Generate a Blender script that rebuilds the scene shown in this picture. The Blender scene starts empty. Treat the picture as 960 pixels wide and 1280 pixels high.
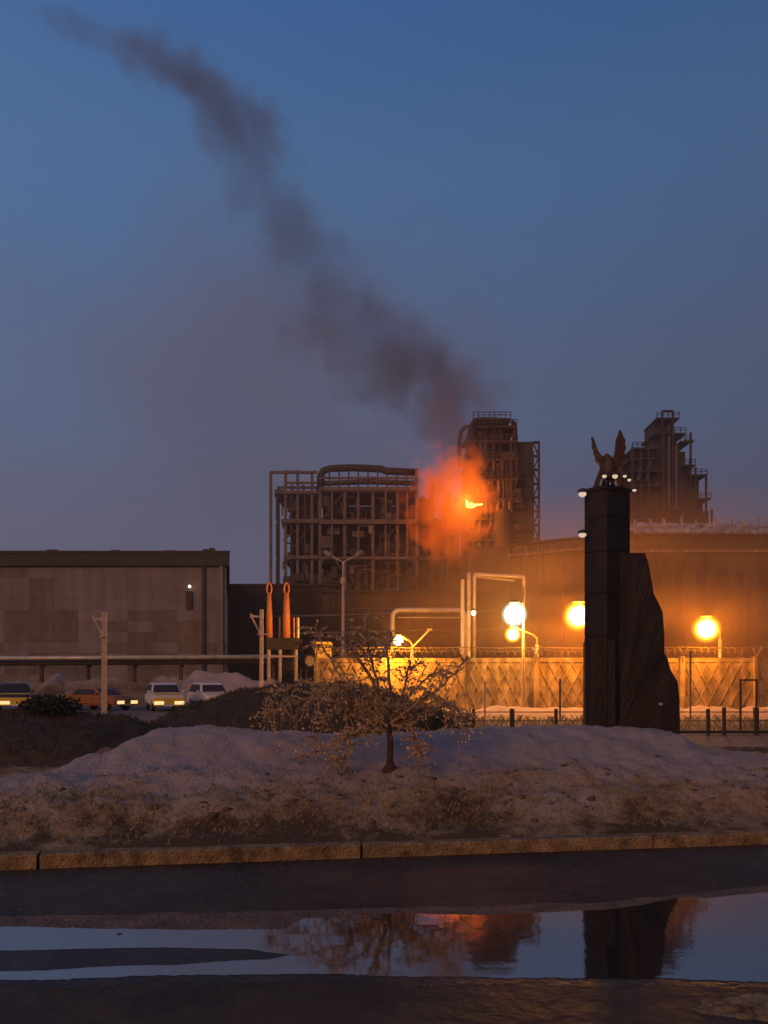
import bpy, bmesh, math, random
from mathutils import Vector, Matrix, noise

random.seed(7)
SC = bpy.context.scene
COL = SC.collection
R = math.radians
F, EYE, HZ = 924.4, 1.6, 855.0


def W(px, py, Y):
    """point at distance Y that shows at pixel (px, py) of the photograph"""
    return Vector(((px - 480.0) * Y / F, Y, EYE - (py - HZ) * Y / F))


# ------------------------------------------------------------------ camera
cd = bpy.data.cameras.new('camera')
cam = bpy.data.objects.new('camera', cd)
COL.objects.link(cam)
cam.location = (0, 0, EYE)
cam.rotation_euler = (R(90), 0, 0)
cd.sensor_fit = 'VERTICAL'
cd.sensor_height = 36
cd.lens = 36 * F / 1280
cd.shift_y = (HZ - 640) / 1280
cd.clip_start = 0.05
cd.clip_end = 3000
SC.camera = cam

# ------------------------------------------------------------------ world
wd = bpy.data.worlds.new('World')
SC.world = wd
wd.use_nodes = True
nt = wd.node_tree
bg = nt.nodes['Background']
tc = nt.nodes.new('ShaderNodeTexCoord')
sx = nt.nodes.new('ShaderNodeSeparateXYZ')
nt.links.new(tc.outputs['Generated'], sx.inputs[0])
ramp = nt.nodes.new('ShaderNodeValToRGB')
ramp.color_ramp.interpolation = 'EASE'
el = ramp.color_ramp.elements
STOPS = [(0.0, (0.106, 0.088, 0.122)), (0.17, (0.098, 0.096, 0.146)), (0.36, (0.082, 0.117, 0.206)),
         (0.55, (0.062, 0.134, 0.276)), (0.70, (0.036, 0.110, 0.285)), (1.0, (0.020, 0.066, 0.200))]
el[0].position, el[0].color = STOPS[0][0], (*STOPS[0][1], 1)
el[1].position, el[1].color = STOPS[-1][0], (*STOPS[-1][1], 1)
for p, c in STOPS[1:-1]:
    e = el.new(p)
    e.color = (*c, 1)
nt.links.new(sx.outputs['Z'], ramp.inputs[0])
# the western side of the dusk sky is a little brighter
mr = nt.nodes.new('ShaderNodeMapRange')
mr.inputs['From Min'].default_value = -1
mr.inputs['From Max'].default_value = 1
mr.inputs['To Min'].default_value = 1.45
mr.inputs['To Max'].default_value = 0.62
nt.links.new(sx.outputs['X'], mr.inputs['Value'])
vm = nt.nodes.new('ShaderNodeVectorMath')
vm.operation = 'SCALE'
nt.links.new(ramp.outputs[0], vm.inputs[0])
nt.links.new(mr.outputs[0], vm.inputs['Scale'])
nt.links.new(vm.outputs[0], bg.inputs[0])
bg.inputs[1].default_value = 1.0

# added warm fill from behind the camera, for afterglow and unseen street lamps
sd = bpy.data.lights.new('fill_sun', 'SUN')
sd.energy = 1.1
sd.angle = R(25)
sd.color = (1.0, 0.46, 0.16)
so = bpy.data.objects.new('fill_sun', sd)
COL.objects.link(so)
so.rotation_euler = (R(70), 0, R(-30))

SC.view_settings.view_transform = 'Standard'
SC.view_settings.look = 'None'
SC.view_settings.exposure = 0
SC.view_settings.gamma = 1
SC.render.engine = 'CYCLES'
cy = SC.cycles
cy.use_denoising = True
cy.max_bounces = 6
cy.diffuse_bounces = 2
cy.glossy_bounces = 3
cy.volume_bounces = 1
cy.transparent_max_bounces = 12
cy.volume_step_rate = 1.0
cy.volume_max_steps = 256
cy.sample_clamp_indirect = 4
cy.caustics_reflective = False
cy.caustics_refractive = False


# ------------------------------------------------------------------ materials
def new_mat(name):
    m = bpy.data.materials.new(name)
    m.use_nodes = True
    return m, m.node_tree, m.node_tree.nodes['Principled BSDF']


def mat(name, col, rough=0.8, metal=0.0, var=0.25, scale=3.0, bump=0.15, dark=None, spec=0.4, detail=6):
    """base colour broken up by two noises, with fine relief"""
    m, t, b = new_mat(name)
    b.inputs['Roughness'].default_value = rough
    b.inputs['Metallic'].default_value = metal
    b.inputs['Specular IOR Level'].default_value = spec
    co = t.nodes.new('ShaderNodeNewGeometry')
    n = t.nodes.new('ShaderNodeTexNoise')
    n.inputs['Scale'].default_value = scale
    n.inputs['Detail'].default_value = detail
    n.inputs['Roughness'].default_value = 0.65
    t.links.new(co.outputs['Position'], n.inputs['Vector'])
    r = t.nodes.new('ShaderNodeValToRGB')
    d = dark or tuple(c * (1 - var) for c in col)
    l = tuple(min(1, c * (1 + var * 0.6)) for c in col)
    r.color_ramp.elements[0].position = 0.32
    r.color_ramp.elements[1].position = 0.68
    r.color_ramp.elements[0].color = (*d, 1)
    r.color_ramp.elements[1].color = (*l, 1)
    t.links.new(n.outputs['Fac'], r.inputs[0])
    t.links.new(r.outputs[0], b.inputs['Base Color'])
    if bump:
        n2 = t.nodes.new('ShaderNodeTexNoise')
        n2.inputs['Scale'].default_value = scale * 6
        n2.inputs['Detail'].default_value = 5
        t.links.new(co.outputs['Position'], n2.inputs['Vector'])
        bp = t.nodes.new('ShaderNodeBump')
        bp.inputs['Strength'].default_value = bump
        bp.inputs['Distance'].default_value = 0.05
        t.links.new(n2.outputs['Fac'], bp.inputs['Height'])
        t.links.new(bp.outputs[0], b.inputs['Normal'])
    return m


def streaks(key, k=.5, sc=(.5, .5, .05)):
    """rain streaks running down a wall: darker long stains in the coat itself"""
    t = M[key].node_tree
    b = t.nodes['Principled BSDF']
    src = b.inputs['Base Color'].links[0].from_socket
    g = t.nodes.new('ShaderNodeNewGeometry')
    mp = t.nodes.new('ShaderNodeMapping')
    mp.inputs['Scale'].default_value = sc
    t.links.new(g.outputs['Position'], mp.inputs['Vector'])
    n = t.nodes.new('ShaderNodeTexNoise')
    n.inputs['Scale'].default_value = 1.6
    n.inputs['Detail'].default_value = 6
    t.links.new(mp.outputs[0], n.inputs['Vector'])
    r = t.nodes.new('ShaderNodeValToRGB')
    r.color_ramp.elements[0].position = .40
    r.color_ramp.elements[1].position = .62
    r.color_ramp.elements[0].color = (1 - k, 1 - k, 1 - k * .95, 1)
    t.links.new(n.outputs['Fac'], r.inputs[0])
    m_ = t.nodes.new('ShaderNodeMix')
    m_.data_type = 'RGBA'
    m_.blend_type = 'MULTIPLY'
    m_.inputs['Factor'].default_value = 1
    t.links.new(src, m_.inputs['A'])
    t.links.new(r.outputs[0], m_.inputs['B'])
    t.links.new(m_.outputs['Result'], b.inputs['Base Color'])


def emit(name, col, strength, through=False):
    m = bpy.data.materials.new(name)
    m.use_nodes = True
    t = m.node_tree
    t.nodes.remove(t.nodes['Principled BSDF'])
    e = t.nodes.new('ShaderNodeEmission')
    e.inputs[0].default_value = (*col, 1)
    e.inputs[1].default_value = strength
    o = t.nodes['Material Output']
    if through:      # see-through glowing shell: the lamp inside shines out through it
        tr = t.nodes.new('ShaderNodeBsdfTransparent')
        a = t.nodes.new('ShaderNodeAddShader')
        t.links.new(e.outputs[0], a.inputs[0])
        t.links.new(tr.outputs[0], a.inputs[1])
        t.links.new(a.outputs[0], o.inputs['Surface'])
        m.cycles.emission_sampling = 'NONE'
    else:
        t.links.new(e.outputs[0], o.inputs['Surface'])
    return m


M = {}
M['asphalt'] = mat('asphalt', (0.070, 0.042, 0.025), 0.55, var=0.5, scale=1.1, bump=0.6, spec=0.18)
M['wet_asphalt'] = mat('wet_asphalt', (0.040, 0.025, 0.016), 0.42, var=0.5, scale=2.5, bump=0.35, spec=0.35)
M['yard'] = mat('yard', (0.10, 0.09, 0.085), 0.85, var=0.5, scale=0.25, bump=0.4)
M['mud'] = mat('mud', (0.180, 0.100, 0.048), 0.6, var=0.5, scale=5, bump=0.8)
M['kerb'] = mat('kerb', (0.30, 0.195, 0.090), 0.9, var=0.5, scale=7, bump=0.8, dark=(0.10, 0.06, 0.028))  # orange street light on the stones is put into this ochre
M['earth'] = mat('earth', (0.060, 0.040, 0.022), 0.95, var=0.5, scale=4, bump=0.8)
M['dark_grass'] = mat('dark_grass', (0.075, 0.052, 0.022), 0.95, var=0.5, scale=3, bump=0)
M['grass'] = mat('grass', (0.30, 0.20, 0.08), 0.9, var=0.5, scale=3, bump=0)
M['dirt_lump'] = mat('dirt_lump', (0.12, 0.080, 0.05), 0.9, var=0.5, scale=2, bump=0.5)
M['bark'] = mat('bark', (0.070, 0.042, 0.028), 0.9, var=0.4, scale=20, bump=0.5)
M['twig'] = mat('twig', (0.34, 0.22, 0.125), 0.9, var=0.4, scale=20, bump=0.3)
M['evergreen'] = mat('evergreen', (0.035, 0.045, 0.022), 0.9, var=0.5, scale=8, bump=0)
M['granite'] = mat('granite', (0.026, 0.014, 0.007), 0.6, var=0.45, scale=6, bump=0.4)
M['bronze'] = mat('bronze', (0.10, 0.055, 0.03), 0.5, metal=0.4, var=0.4, scale=12, bump=0.3)
M['concrete'] = mat('concrete', (0.36, 0.25, 0.135), 0.9, var=0.4, scale=1.6, bump=0.4)  # grey concrete with the lamps' orange put into its colour
M['steel'] = mat('steel', (0.15, 0.105, 0.075), 0.7, var=0.4, scale=0.6, bump=0.2)
M['dark_steel'] = mat('dark_steel', (0.055, 0.036, 0.024), 0.75, var=0.45, scale=0.5, bump=0.2)
M['vessel'] = mat('vessel', (0.11, 0.076, 0.052), 0.6, var=0.5, scale=0.35, bump=0.2)
M['iron'] = mat('iron', (0.035, 0.028, 0.024), 0.6, var=0.4, scale=8, bump=0.2)
M['pole'] = mat('pole', (0.42, 0.34, 0.28), 0.8, var=0.35, scale=5, bump=0.3)
M['pipe'] = mat('pipe', (0.50, 0.44, 0.36), 0.45, metal=0.3, var=0.3, scale=2, bump=0.15)
M['panel'] = mat('panel', (0.215, 0.172, 0.162), 0.8, var=0.22, scale=0.22, bump=0.1)
M['panel_brown'] = mat('panel_brown', (0.165, 0.122, 0.095), 0.8, var=0.3, scale=0.6, bump=0.1)
M['panel_pale'] = mat('panel_pale', (0.235, 0.190, 0.178), 0.8, var=0.15, scale=0.4, bump=0.1)
M['roof'] = mat('roof', (0.045, 0.035, 0.022), 0.8, var=0.3, scale=0.8, bump=0.2)
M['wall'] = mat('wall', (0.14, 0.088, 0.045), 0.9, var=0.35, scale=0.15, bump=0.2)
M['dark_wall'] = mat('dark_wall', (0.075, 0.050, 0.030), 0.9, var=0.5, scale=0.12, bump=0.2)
M['glass'] = mat('glass', (0.03, 0.03, 0.035), 0.3, var=0.2, scale=1, bump=0, spec=0.25)
M['silver'] = mat('silver', (0.46, 0.43, 0.40), 0.45, metal=0.5, var=0.7, scale=1.1, bump=1.0)
M['orange'] = mat('orange', (0.62, 0.22, 0.05), 0.6, var=0.3, scale=6, bump=0.2)
M['yellow'] = mat('yellow', (0.62, 0.45, 0.12), 0.7, var=0.3, scale=3, bump=0.2)
M['rubber'] = mat('rubber', (0.02, 0.02, 0.02), 0.85, var=0.3, scale=10, bump=0.1)
M['paint_silver'] = mat('paint_silver', (0.70, 0.64, 0.58), 0.4, metal=0.2, var=0.1, scale=2, bump=0)
M['paint_pale'] = mat('paint_pale', (0.72, 0.64, 0.56), 0.4, var=0.12, scale=2, bump=0)
M['paint_dark'] = mat('paint_dark', (0.05, 0.04, 0.04), 0.4, var=0.2, scale=2, bump=0)
M['paint_orange'] = mat('paint_orange', (0.30, 0.115, 0.025), 0.4, var=0.2, scale=2, bump=0)
M['lamplit_yellow'] = mat('lamplit_yellow', (0.75, 0.50, 0.06), 0.4, var=0.15, scale=2, bump=0)  # yellow lamp light on the car fronts, put into the paint colour
M['head'] = emit('headlight_glass', (1.0, 0.70, 0.30), 1.15)
M['sodium'] = emit('sodium_halo', (1.0, 0.40, 0.015), 0.20, True)  # outermost of the added shells that make the halo round a lamp
M['sodium_glow'] = emit('sodium_glow', (1.0, 0.48, 0.02), 0.35, True)
M['sodium_inner_glow'] = emit('sodium_inner_glow', (1.0, 0.60, 0.06), 0.9, True)
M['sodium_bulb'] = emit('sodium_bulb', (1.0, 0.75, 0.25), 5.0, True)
M['white_halo'] = emit('white_halo', (0.45, 0.8, 0.55), 0.25, True)  # halo of the white mast lamp, added as a glowing shell
M['white_lamp'] = emit('white_globe', (0.85, 1.0, 0.80), 8.0, True)
M['small_lamp'] = emit('small_globe', (1.0, 0.85, 0.5), 2.5, True)
M['flood'] = emit('flood_lens', (1.0, 0.70, 0.52), 0.75)

for k_ in ('panel', 'panel_brown', 'panel_pale', 'wall', 'dark_wall'):
    streaks(k_, .22 if 'panel' in k_ else .4)
streaks('concrete', .5, (1.2, 1.2, .25))
streaks('granite', .4, (3, 3, .5))

# leaf: pale, lets light through
m, t, b = new_mat('leaf')
b.inputs['Base Color'].default_value = (0.30, 0.19, 0.09, 1)
b.inputs['Roughness'].default_value = 0.8
tl = t.nodes.new('ShaderNodeBsdfTranslucent')
tl.inputs[0].default_value = (0.42, 0.25, 0.10, 1)
oi = t.nodes.new('ShaderNodeNewGeometry')
rr = t.nodes.new('ShaderNodeValToRGB')
rr.color_ramp.elements[0].color = (0.34, 0.21, 0.10, 1)
rr.color_ramp.elements[1].color = (0.95, 0.72, 0.44, 1)
t.links.new(oi.outputs['Random Per Island'], rr.inputs[0])
t.links.new(rr.outputs[0], b.inputs['Base Color'])
t.links.new(rr.outputs[0], tl.inputs[0])
mx = t.nodes.new('ShaderNodeMixShader')
mx.inputs[0].default_value = 0.5
t.links.new(b.outputs[0], mx.inputs[1])
t.links.new(tl.outputs[0], mx.inputs[2])
t.links.new(mx.outputs[0], t.nodes['Material Output'].inputs['Surface'])
M['leaf'] = m

# water: very flat thawed-ice puddle
m, t, b = new_mat('water')
b.inputs['Base Color'].default_value = (0.012, 0.011, 0.012, 1)
b.inputs['Roughness'].default_value = 0.05
b.inputs['IOR'].default_value = 6.0
b.inputs['Specular IOR Level'].default_value = 0.5
co = t.nodes.new('ShaderNodeTexCoord')
n = t.nodes.new('ShaderNodeTexNoise')
n.inputs['Scale'].default_value = 9
n.inputs['Detail'].default_value = 2
t.links.new(co.outputs['Object'], n.inputs['Vector'])
bp = t.nodes.new('ShaderNodeBump')
bp.inputs['Strength'].default_value = 0.03
bp.inputs['Distance'].default_value = 0.02
t.links.new(n.outputs['Fac'], bp.inputs['Height'])
t.links.new(bp.outputs[0], b.inputs['Normal'])
M['water'] = m

# snow with dirt: the painted 'dirt' attribute says where the thawed soil shows
m, t, b = new_mat('dirty_snow')
b.inputs['Roughness'].default_value = 0.85
b.inputs['Specular IOR Level'].default_value = 0.2
at = t.nodes.new('ShaderNodeAttribute')
at.attribute_name = 'dirt'
co = t.nodes.new('ShaderNodeTexCoord')
n = t.nodes.new('ShaderNodeTexNoise')
n.inputs['Scale'].default_value = 7
n.inputs['Detail'].default_value = 9
n.inputs['Roughness'].default_value = 0.75
t.links.new(co.outputs['Object'], n.inputs['Vector'])
ad = t.nodes.new('ShaderNodeMath')
ad.operation = 'MULTIPLY_ADD'
ad.inputs[1].default_value = 1.5
t.links.new(n.outputs['Fac'], ad.inputs[0])
t.links.new(at.outputs['Fac'], ad.inputs[2])
rr = t.nodes.new('ShaderNodeValToRGB')
cr = rr.color_ramp.elements
cr[0].position, cr[0].color = 0.30, (0.335, 0.268, 0.248, 1)
cr[1].position, cr[1].color = 1.0, (0.090, 0.052, 0.024, 1)
e = cr.new(0.62)
e.color = (0.33, 0.25, 0.195, 1)
e = cr.new(0.80)
e.color = (0.30, 0.195, 0.100, 1)
dv = t.nodes.new('ShaderNodeMath')
dv.operation = 'MULTIPLY'
dv.inputs[1].default_value = 0.62
t.links.new(ad.outputs[0], dv.inputs[0])
t.links.new(dv.outputs[0], rr.inputs[0])
t.links.new(rr.outputs[0], b.inputs['Base Color'])
n2 = t.nodes.new('ShaderNodeTexNoise')
n2.inputs['Scale'].default_value = 26
n2.inputs['Detail'].default_value = 6
t.links.new(co.outputs['Object'], n2.inputs['Vector'])
bp = t.nodes.new('ShaderNodeBump')
bp.inputs['Strength'].default_value = 0.7
bp.inputs['Distance'].default_value = 0.04
t.links.new(n2.outputs['Fac'], bp.inputs['Height'])
t.links.new(bp.outputs[0], b.inputs['Normal'])
M['snow'] = m


# ------------------------------------------------------------------ helpers
def empty(name, loc, label=None, cat=None, group=None, kind=None):
    o = bpy.data.objects.new(name, None)
    o.empty_display_size = 0.2
    COL.objects.link(o)
    o.location = loc
    return tag(o, label, cat, group, kind)


def tag(o, label=None, cat=None, group=None, kind=None):
    for k, v in (('label', label), ('category', cat), ('group', group), ('kind', kind)):
        if v:
            o[k] = v
    return o


def origin(o):
    v = Vector((0, 0, 0))
    while o is not None:
        v += o.location
        o = o.parent
    return v


def obj(name, bm, m, parent=None, smooth=False, local=False):
    """one mesh object; vertices were given in world coordinates unless local"""
    if parent is not None and not local:
        bmesh.ops.translate(bm, vec=-origin(parent), verts=bm.verts)
    bmesh.ops.recalc_face_normals(bm, faces=bm.faces)
    me = bpy.data.meshes.new(name)
    bm.to_mesh(me)
    bm.free()
    if smooth:
        for p in me.polygons:
            p.use_smooth = True
    me.materials.append(M[m])
    o = bpy.data.objects.new(name, me)
    COL.objects.link(o)
    o.parent = parent
    return o


def piece(name, me, parent, loc, scale=(1, 1, 1), rot=(0, 0, 0)):
    """another object on shared mesh data"""
    o = bpy.data.objects.new(name, me)
    COL.objects.link(o)
    o.parent = parent
    o.location = Vector(loc) - (origin(parent) if parent else Vector())
    o.scale = scale
    o.rotation_euler = rot
    return o


def copy_tree(o, parent=None):
    c = o.copy()
    COL.objects.link(c)
    c.parent = parent
    for ch in o.children:
        copy_tree(ch, c)
    return c


def NB():
    return bmesh.new()


def box(bm, c, s, rz=0.0, bev=0.0, taper=1.0):
    c = Vector(c)
    vs = []
    for z in (-.5, .5):
        k = taper if z > 0 else 1.0
        for x, y in ((-.5, -.5), (.5, -.5), (.5, .5), (-.5, .5)):
            v = Vector((x * s[0] * k, y * s[1] * k, z * s[2]))
            v.rotate(Matrix.Rotation(rz, 3, 'Z'))
            vs.append(bm.verts.new(c + v))
    fs = [(3, 2, 1, 0), (4, 5, 6, 7), (0, 1, 5, 4), (1, 2, 6, 5), (2, 3, 7, 6), (3, 0, 4, 7)]
    faces = [bm.faces.new([vs[i] for i in f]) for f in fs]
    if bev:
        es = {e for f in faces for e in f.edges}
        bmesh.ops.bevel(bm, geom=list(es), offset=bev, segments=1, affect='EDGES')


def boxb(bm, a, b):
    """box between two corners"""
    a, b = Vector(a), Vector(b)
    box(bm, (a + b) / 2, [abs(b[i] - a[i]) for i in range(3)])


def tube(bm, pts, r, n=8, cap=True):
    """round tube along points; r a number or one per point"""
    pts = [Vector(p) for p in pts]
    rs = r if isinstance(r, (list, tuple)) else [r] * len(pts)
    rings = []
    side = None
    for i, p in enumerate(pts):
        d = (pts[min(i + 1, len(pts) - 1)] - pts[max(i - 1, 0)]).normalized()
        if side is None:
            side = d.cross(Vector((0, 0, 1)) if abs(d.z) < 0.9 else Vector((1, 0, 0))).normalized()
        else:
            side = (side - d * side.dot(d)).normalized()
        up = d.cross(side)
        rings.append([bm.verts.new(p + (side * math.cos(a) + up * math.sin(a)) * rs[i])
                      for a in (2 * math.pi * k / n for k in range(n))])
    for a, b in zip(rings, rings[1:]):
        for k in range(n):
            bm.faces.new((a[k], a[(k + 1) % n], b[(k + 1) % n], b[k]))
    if cap:
        bm.faces.new(rings[0][::-1])
        bm.faces.new(rings[-1])


def lathe(bm, c, prof, n=16):
    """prof: list of (radius, z) about the vertical through c"""
    c = Vector(c)
    rings = [[bm.verts.new(c + Vector((r * math.cos(2 * math.pi * k / n), r * math.sin(2 * math.pi * k / n), z)))
              for k in range(n)] for r, z in prof]
    for a, b in zip(rings, rings[1:]):
        for k in range(n):
            bm.faces.new((a[k], a[(k + 1) % n], b[(k + 1) % n], b[k]))
    bm.faces.new(rings[0][::-1])
    bm.faces.new(rings[-1])


def bar(bm, a, b, w, h=None):
    """square bar from a to b"""
    a, b = Vector(a), Vector(b)
    h = h or w
    d = (b - a).normalized()
    s = d.cross(Vector((0, 0, 1)) if abs(d.z) < 0.95 else Vector((0, 1, 0))).normalized()
    u = d.cross(s)
    vs = [bm.verts.new(p + s * i * w / 2 + u * j * h / 2) for p in (a, b) for i, j in ((-1, -1), (1, -1), (1, 1), (-1, 1))]
    for f in ((3, 2, 1, 0), (4, 5, 6, 7), (0, 1, 5, 4), (1, 2, 6, 5), (2, 3, 7, 6), (3, 0, 4, 7)):
        bm.faces.new([vs[i] for i in f])


def prism(bm, poly, axis):
    """closed polygon of 3-D points extruded along axis"""
    a = [bm.verts.new(Vector(p)) for p in poly]
    b = [bm.verts.new(Vector(p) + Vector(axis)) for p in poly]
    bm.faces.new(a)
    bm.faces.new(b[::-1])
    for i in range(len(a)):
        j = (i + 1) % len(a)
        bm.faces.new((a[i], a[j], b[j], b[i]))


def ball(bm, c, r, sub=2, sq=(1, 1, 1)):
    mtx = Matrix.Translation(Vector(c)) @ Matrix.Diagonal((sq[0], sq[1], sq[2], 1))
    return bmesh.ops.create_icosphere(bm, subdivisions=sub, radius=r, matrix=mtx)['verts']


def fbm(p, sc, octv=4):
    return noise.fractal(Vector(p) * sc, 1.0, 2.0, octv)


def interp(t, pts):
    if t <= pts[0][0]:
        return pts[0][1]
    for (a, va), (b, vb) in zip(pts, pts[1:]):
        if t <= b:
            k = (t - a) / (b - a)
            k = k * k * (3 - 2 * k)
            return va + (vb - va) * k
    return pts[-1][1]


def terrain(name, x0, x1, y0, y1, nx, ny, fn, m, dirt=None, kind='structure', ygrow=1.0):
    bm = NB()
    grid = []
    for j in range(ny + 1):
        y = y0 + (y1 - y0) * (j / ny) ** ygrow
        row = []
        for i in range(nx + 1):
            x = x0 + (x1 - x0) * i / nx
            row.append(bm.verts.new((x, y, fn(x, y))))
        grid.append(row)
    for j in range(ny):
        for i in range(nx):
            bm.faces.new((grid[j][i], grid[j][i + 1], grid[j + 1][i + 1], grid[j + 1][i]))
    o = obj(name, bm, m, smooth=True)
    o['kind'] = kind
    if dirt:
        a = o.data.attributes.new('dirt', 'FLOAT', 'POINT')
        a.data.foreach_set('value', [dirt(v.co.x, v.co.y, v.co.z) for v in o.data.vertices])
    return o


# ------------------------------------------------------------------ ground, road, kerb
def kerb_y(x):
    return 6.37 + (x + 3.31) * 0.1427


bm = NB()
v = [bm.verts.new(p) for p in ((-150, -10, -0.012), (150, -10, -0.012), (150, 280, -0.012), (-150, 280, -0.012))]
bm.faces.new(v)
tag(obj('ground', bm, 'yard'), kind='structure')


def road_z(x, y):
    return 0.012 * fbm((x, y, 0), 0.9) * 0.4


bm = NB()
v = [bm.verts.new(p) for p in ((-40, kerb_y(-40), -0.004), (-40, -9, -0.004), (40, -9, -0.004), (40, kerb_y(40), -0.004))]
bm.faces.new(v)
tag(obj('road', bm, 'asphalt'), kind='structure')


def shore(pts, z, name, m, jit, seed):
    """flat sheet whose outline is roughened"""
    ring = [W(px, 0, 1) for px, py in pts]
    ring = []
    for px, py in pts:
        Y = EYE * F / (py - HZ)
        ring.append(Vector(((px - 480) * Y / F, Y, z)))
    out = []
    n = len(ring)
    for i in range(n):
        a, b = ring[i], ring[(i + 1) % n]
        k = max(1, int((b - a).length / 0.05))
        for q in range(k):
            p = a.lerp(b, q / k)
            p.y += jit * (fbm((p.x, seed + 9, 4), 2.2, 5) + .5 * noise.noise(Vector((p.x * 1.3, p.y * 6, seed))))
            out.append(p)
    bm = NB()
    f = bm.faces.new([bm.verts.new(p) for p in out])
    bmesh.ops.triangulate(bm, faces=[f])
    o = obj(name, bm, m)
    if o.data.polygons[0].normal.z < 0:
        o.data.flip_normals()
    return tag(o, kind='structure')


shore([(1150, 1100), (960, 1108), (740, 1128), (600, 1133), (400, 1138), (200, 1141), (-120, 1147),
       (-120, 1163), (100, 1164), (380, 1166), (500, 1150), (740, 1145), (960, 1125), (1150, 1115)],
      -0.0023, 'mud_shore', 'mud', 0.05, 3)
# the puddle: two lobes round a low ridge of bare asphalt at the left
FAR = [(-160, 1158), (0, 1158), (200, 1162), (350, 1161), (385, 1147), (480, 1142), (600, 1143), (740, 1138), (870, 1122), (960, 1116), (1200, 1100)]
RTOP = [(-160, 1190), (0, 1188), (180, 1184), (300, 1186), (368, 1193)]
RBOT = [(-160, 1216), (0, 1214), (200, 1206), (330, 1199), (368, 1193)]
NEAR = [(-160, 1230), (0, 1226), (200, 1219), (400, 1217), (480, 1220), (740, 1222), (960, 1226), (1200, 1230)]


def GP(px, py, z, k, amp):
    Y = EYE * F / (py - HZ)
    x = (px - 480) * Y / F
    return (x, Y + amp * (fbm((x * 2.2, k * 5.0, 4), 1.0, 5) + .35 * noise.noise(Vector((x * 23, k * 9.0, 1))) + .2 * noise.noise(Vector((x * 60, k * 3.0, 1)))), z)


bm = NB()
prev = None
for i in range(341):
    px = -160 + 4 * i
    py2 = interp(px, RTOP) if px < 368 else 1193
    py3 = interp(px, RBOT) if px < 368 else 1193
    col = [bm.verts.new(GP(px, interp(px, FAR), -.0014, 1, .035)), bm.verts.new(GP(px, py2, -.0014, 2, .02 if px < 340 else 0))]
    col.append(bm.verts.new(GP(px, py3, -.0014, 3, .015)) if px < 364 else col[1])
    col.append(bm.verts.new(GP(px, interp(px, NEAR), -.0014, 4, .035)))
    if prev:
        bm.faces.new((prev[0], prev[1], col[1], col[0]))
        bm.faces.new((prev[2], prev[3], col[3], col[2]))
    prev = col
o = obj('puddle', bm, 'water')
o['kind'] = 'structure'
for p_ in o.data.polygons:
    if p_.normal.z < -.5:
        p_.flip()

bm = NB()
prev = None
for i in range(341):
    px = -160 + 4 * i
    col = [bm.verts.new(GP(px, interp(px, FAR) - 7, -.0032, 7, .07)), bm.verts.new(GP(px, interp(px, NEAR) + 9, -.0032, 8, .09))]
    if prev:
        bm.faces.new((prev[0], prev[1], col[1], col[0]))
    prev = col
tag(obj('wet_margin', bm, 'wet_asphalt'), kind='structure')

kd = Vector((1, 0.1427, 0)).normalized()
ka = math.atan(0.1427)
kerb = empty('kerb', (0, kerb_y(0), 0), kind='structure')
jx = [-9.0]
for s0 in ((48 - 480) * 6.42 / F, (452 - 480) * 6.82 / F, (818 - 480) * 7.2 / F):
    jx.append(s0)
jx = [jx[1] - 5.8, jx[1] - 2.9] + jx[1:] + [jx[-1] + 2.9, jx[-1] + 5.8]
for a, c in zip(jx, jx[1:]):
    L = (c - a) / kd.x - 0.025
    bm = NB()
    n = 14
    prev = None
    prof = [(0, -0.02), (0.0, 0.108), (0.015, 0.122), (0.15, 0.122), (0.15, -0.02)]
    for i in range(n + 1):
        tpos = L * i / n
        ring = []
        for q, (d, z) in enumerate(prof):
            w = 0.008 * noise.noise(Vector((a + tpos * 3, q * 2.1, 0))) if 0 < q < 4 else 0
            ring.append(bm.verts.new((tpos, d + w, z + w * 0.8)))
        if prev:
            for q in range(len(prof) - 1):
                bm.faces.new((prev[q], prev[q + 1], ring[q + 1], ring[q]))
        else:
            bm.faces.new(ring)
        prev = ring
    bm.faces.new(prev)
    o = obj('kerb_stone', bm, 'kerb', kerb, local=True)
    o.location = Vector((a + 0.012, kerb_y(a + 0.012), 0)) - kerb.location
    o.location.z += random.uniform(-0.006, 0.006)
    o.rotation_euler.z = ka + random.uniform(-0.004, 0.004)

# ------------------------------------------------------------------ snow bank behind the kerb
CREST = [(-8, 0.35), (-5.4, 0.40), (-4.2, 0.46), (-3.6, 0.74), (-3.0, 0.98), (-2.4, 0.99), (-1.8, 0.93), (-0.4, 0.86),
         (0.5, 0.88), (1.5, 0.95), (3.0, 0.96), (4.1, 0.93), (4.5, 0.70), (5.4, 0.55), (9, 0.5)]


def bank(x, y):
    s = (y - kerb_y(x)) * 0.99
    zc = interp(x, CREST)
    mid = min(0.50, zc * 0.75)
    if s < 0.17:
        z = 0.06
    else:
        z = interp(s, [(0.17, 0.07), (0.45, 0.14), (1.25, mid * 0.85), (1.9, mid + 0.08), (3.3, zc), (4.8, zc * 0.92),
                       (6.5, zc * 0.6), (9.5, 0.0), (10, -0.05)])
    k = min(1, max(0, (s - 0.2) / 0.8)) * min(1, max(0, (9.5 - s) / 2))
    z += k * (0.060 * fbm((x, y, 0), 1.5, 3) + 0.040 * fbm((x, y, 7), 5.0, 5) + 0.020 * abs(fbm((x, y, 3), 13.0, 3)))
    return z


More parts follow.
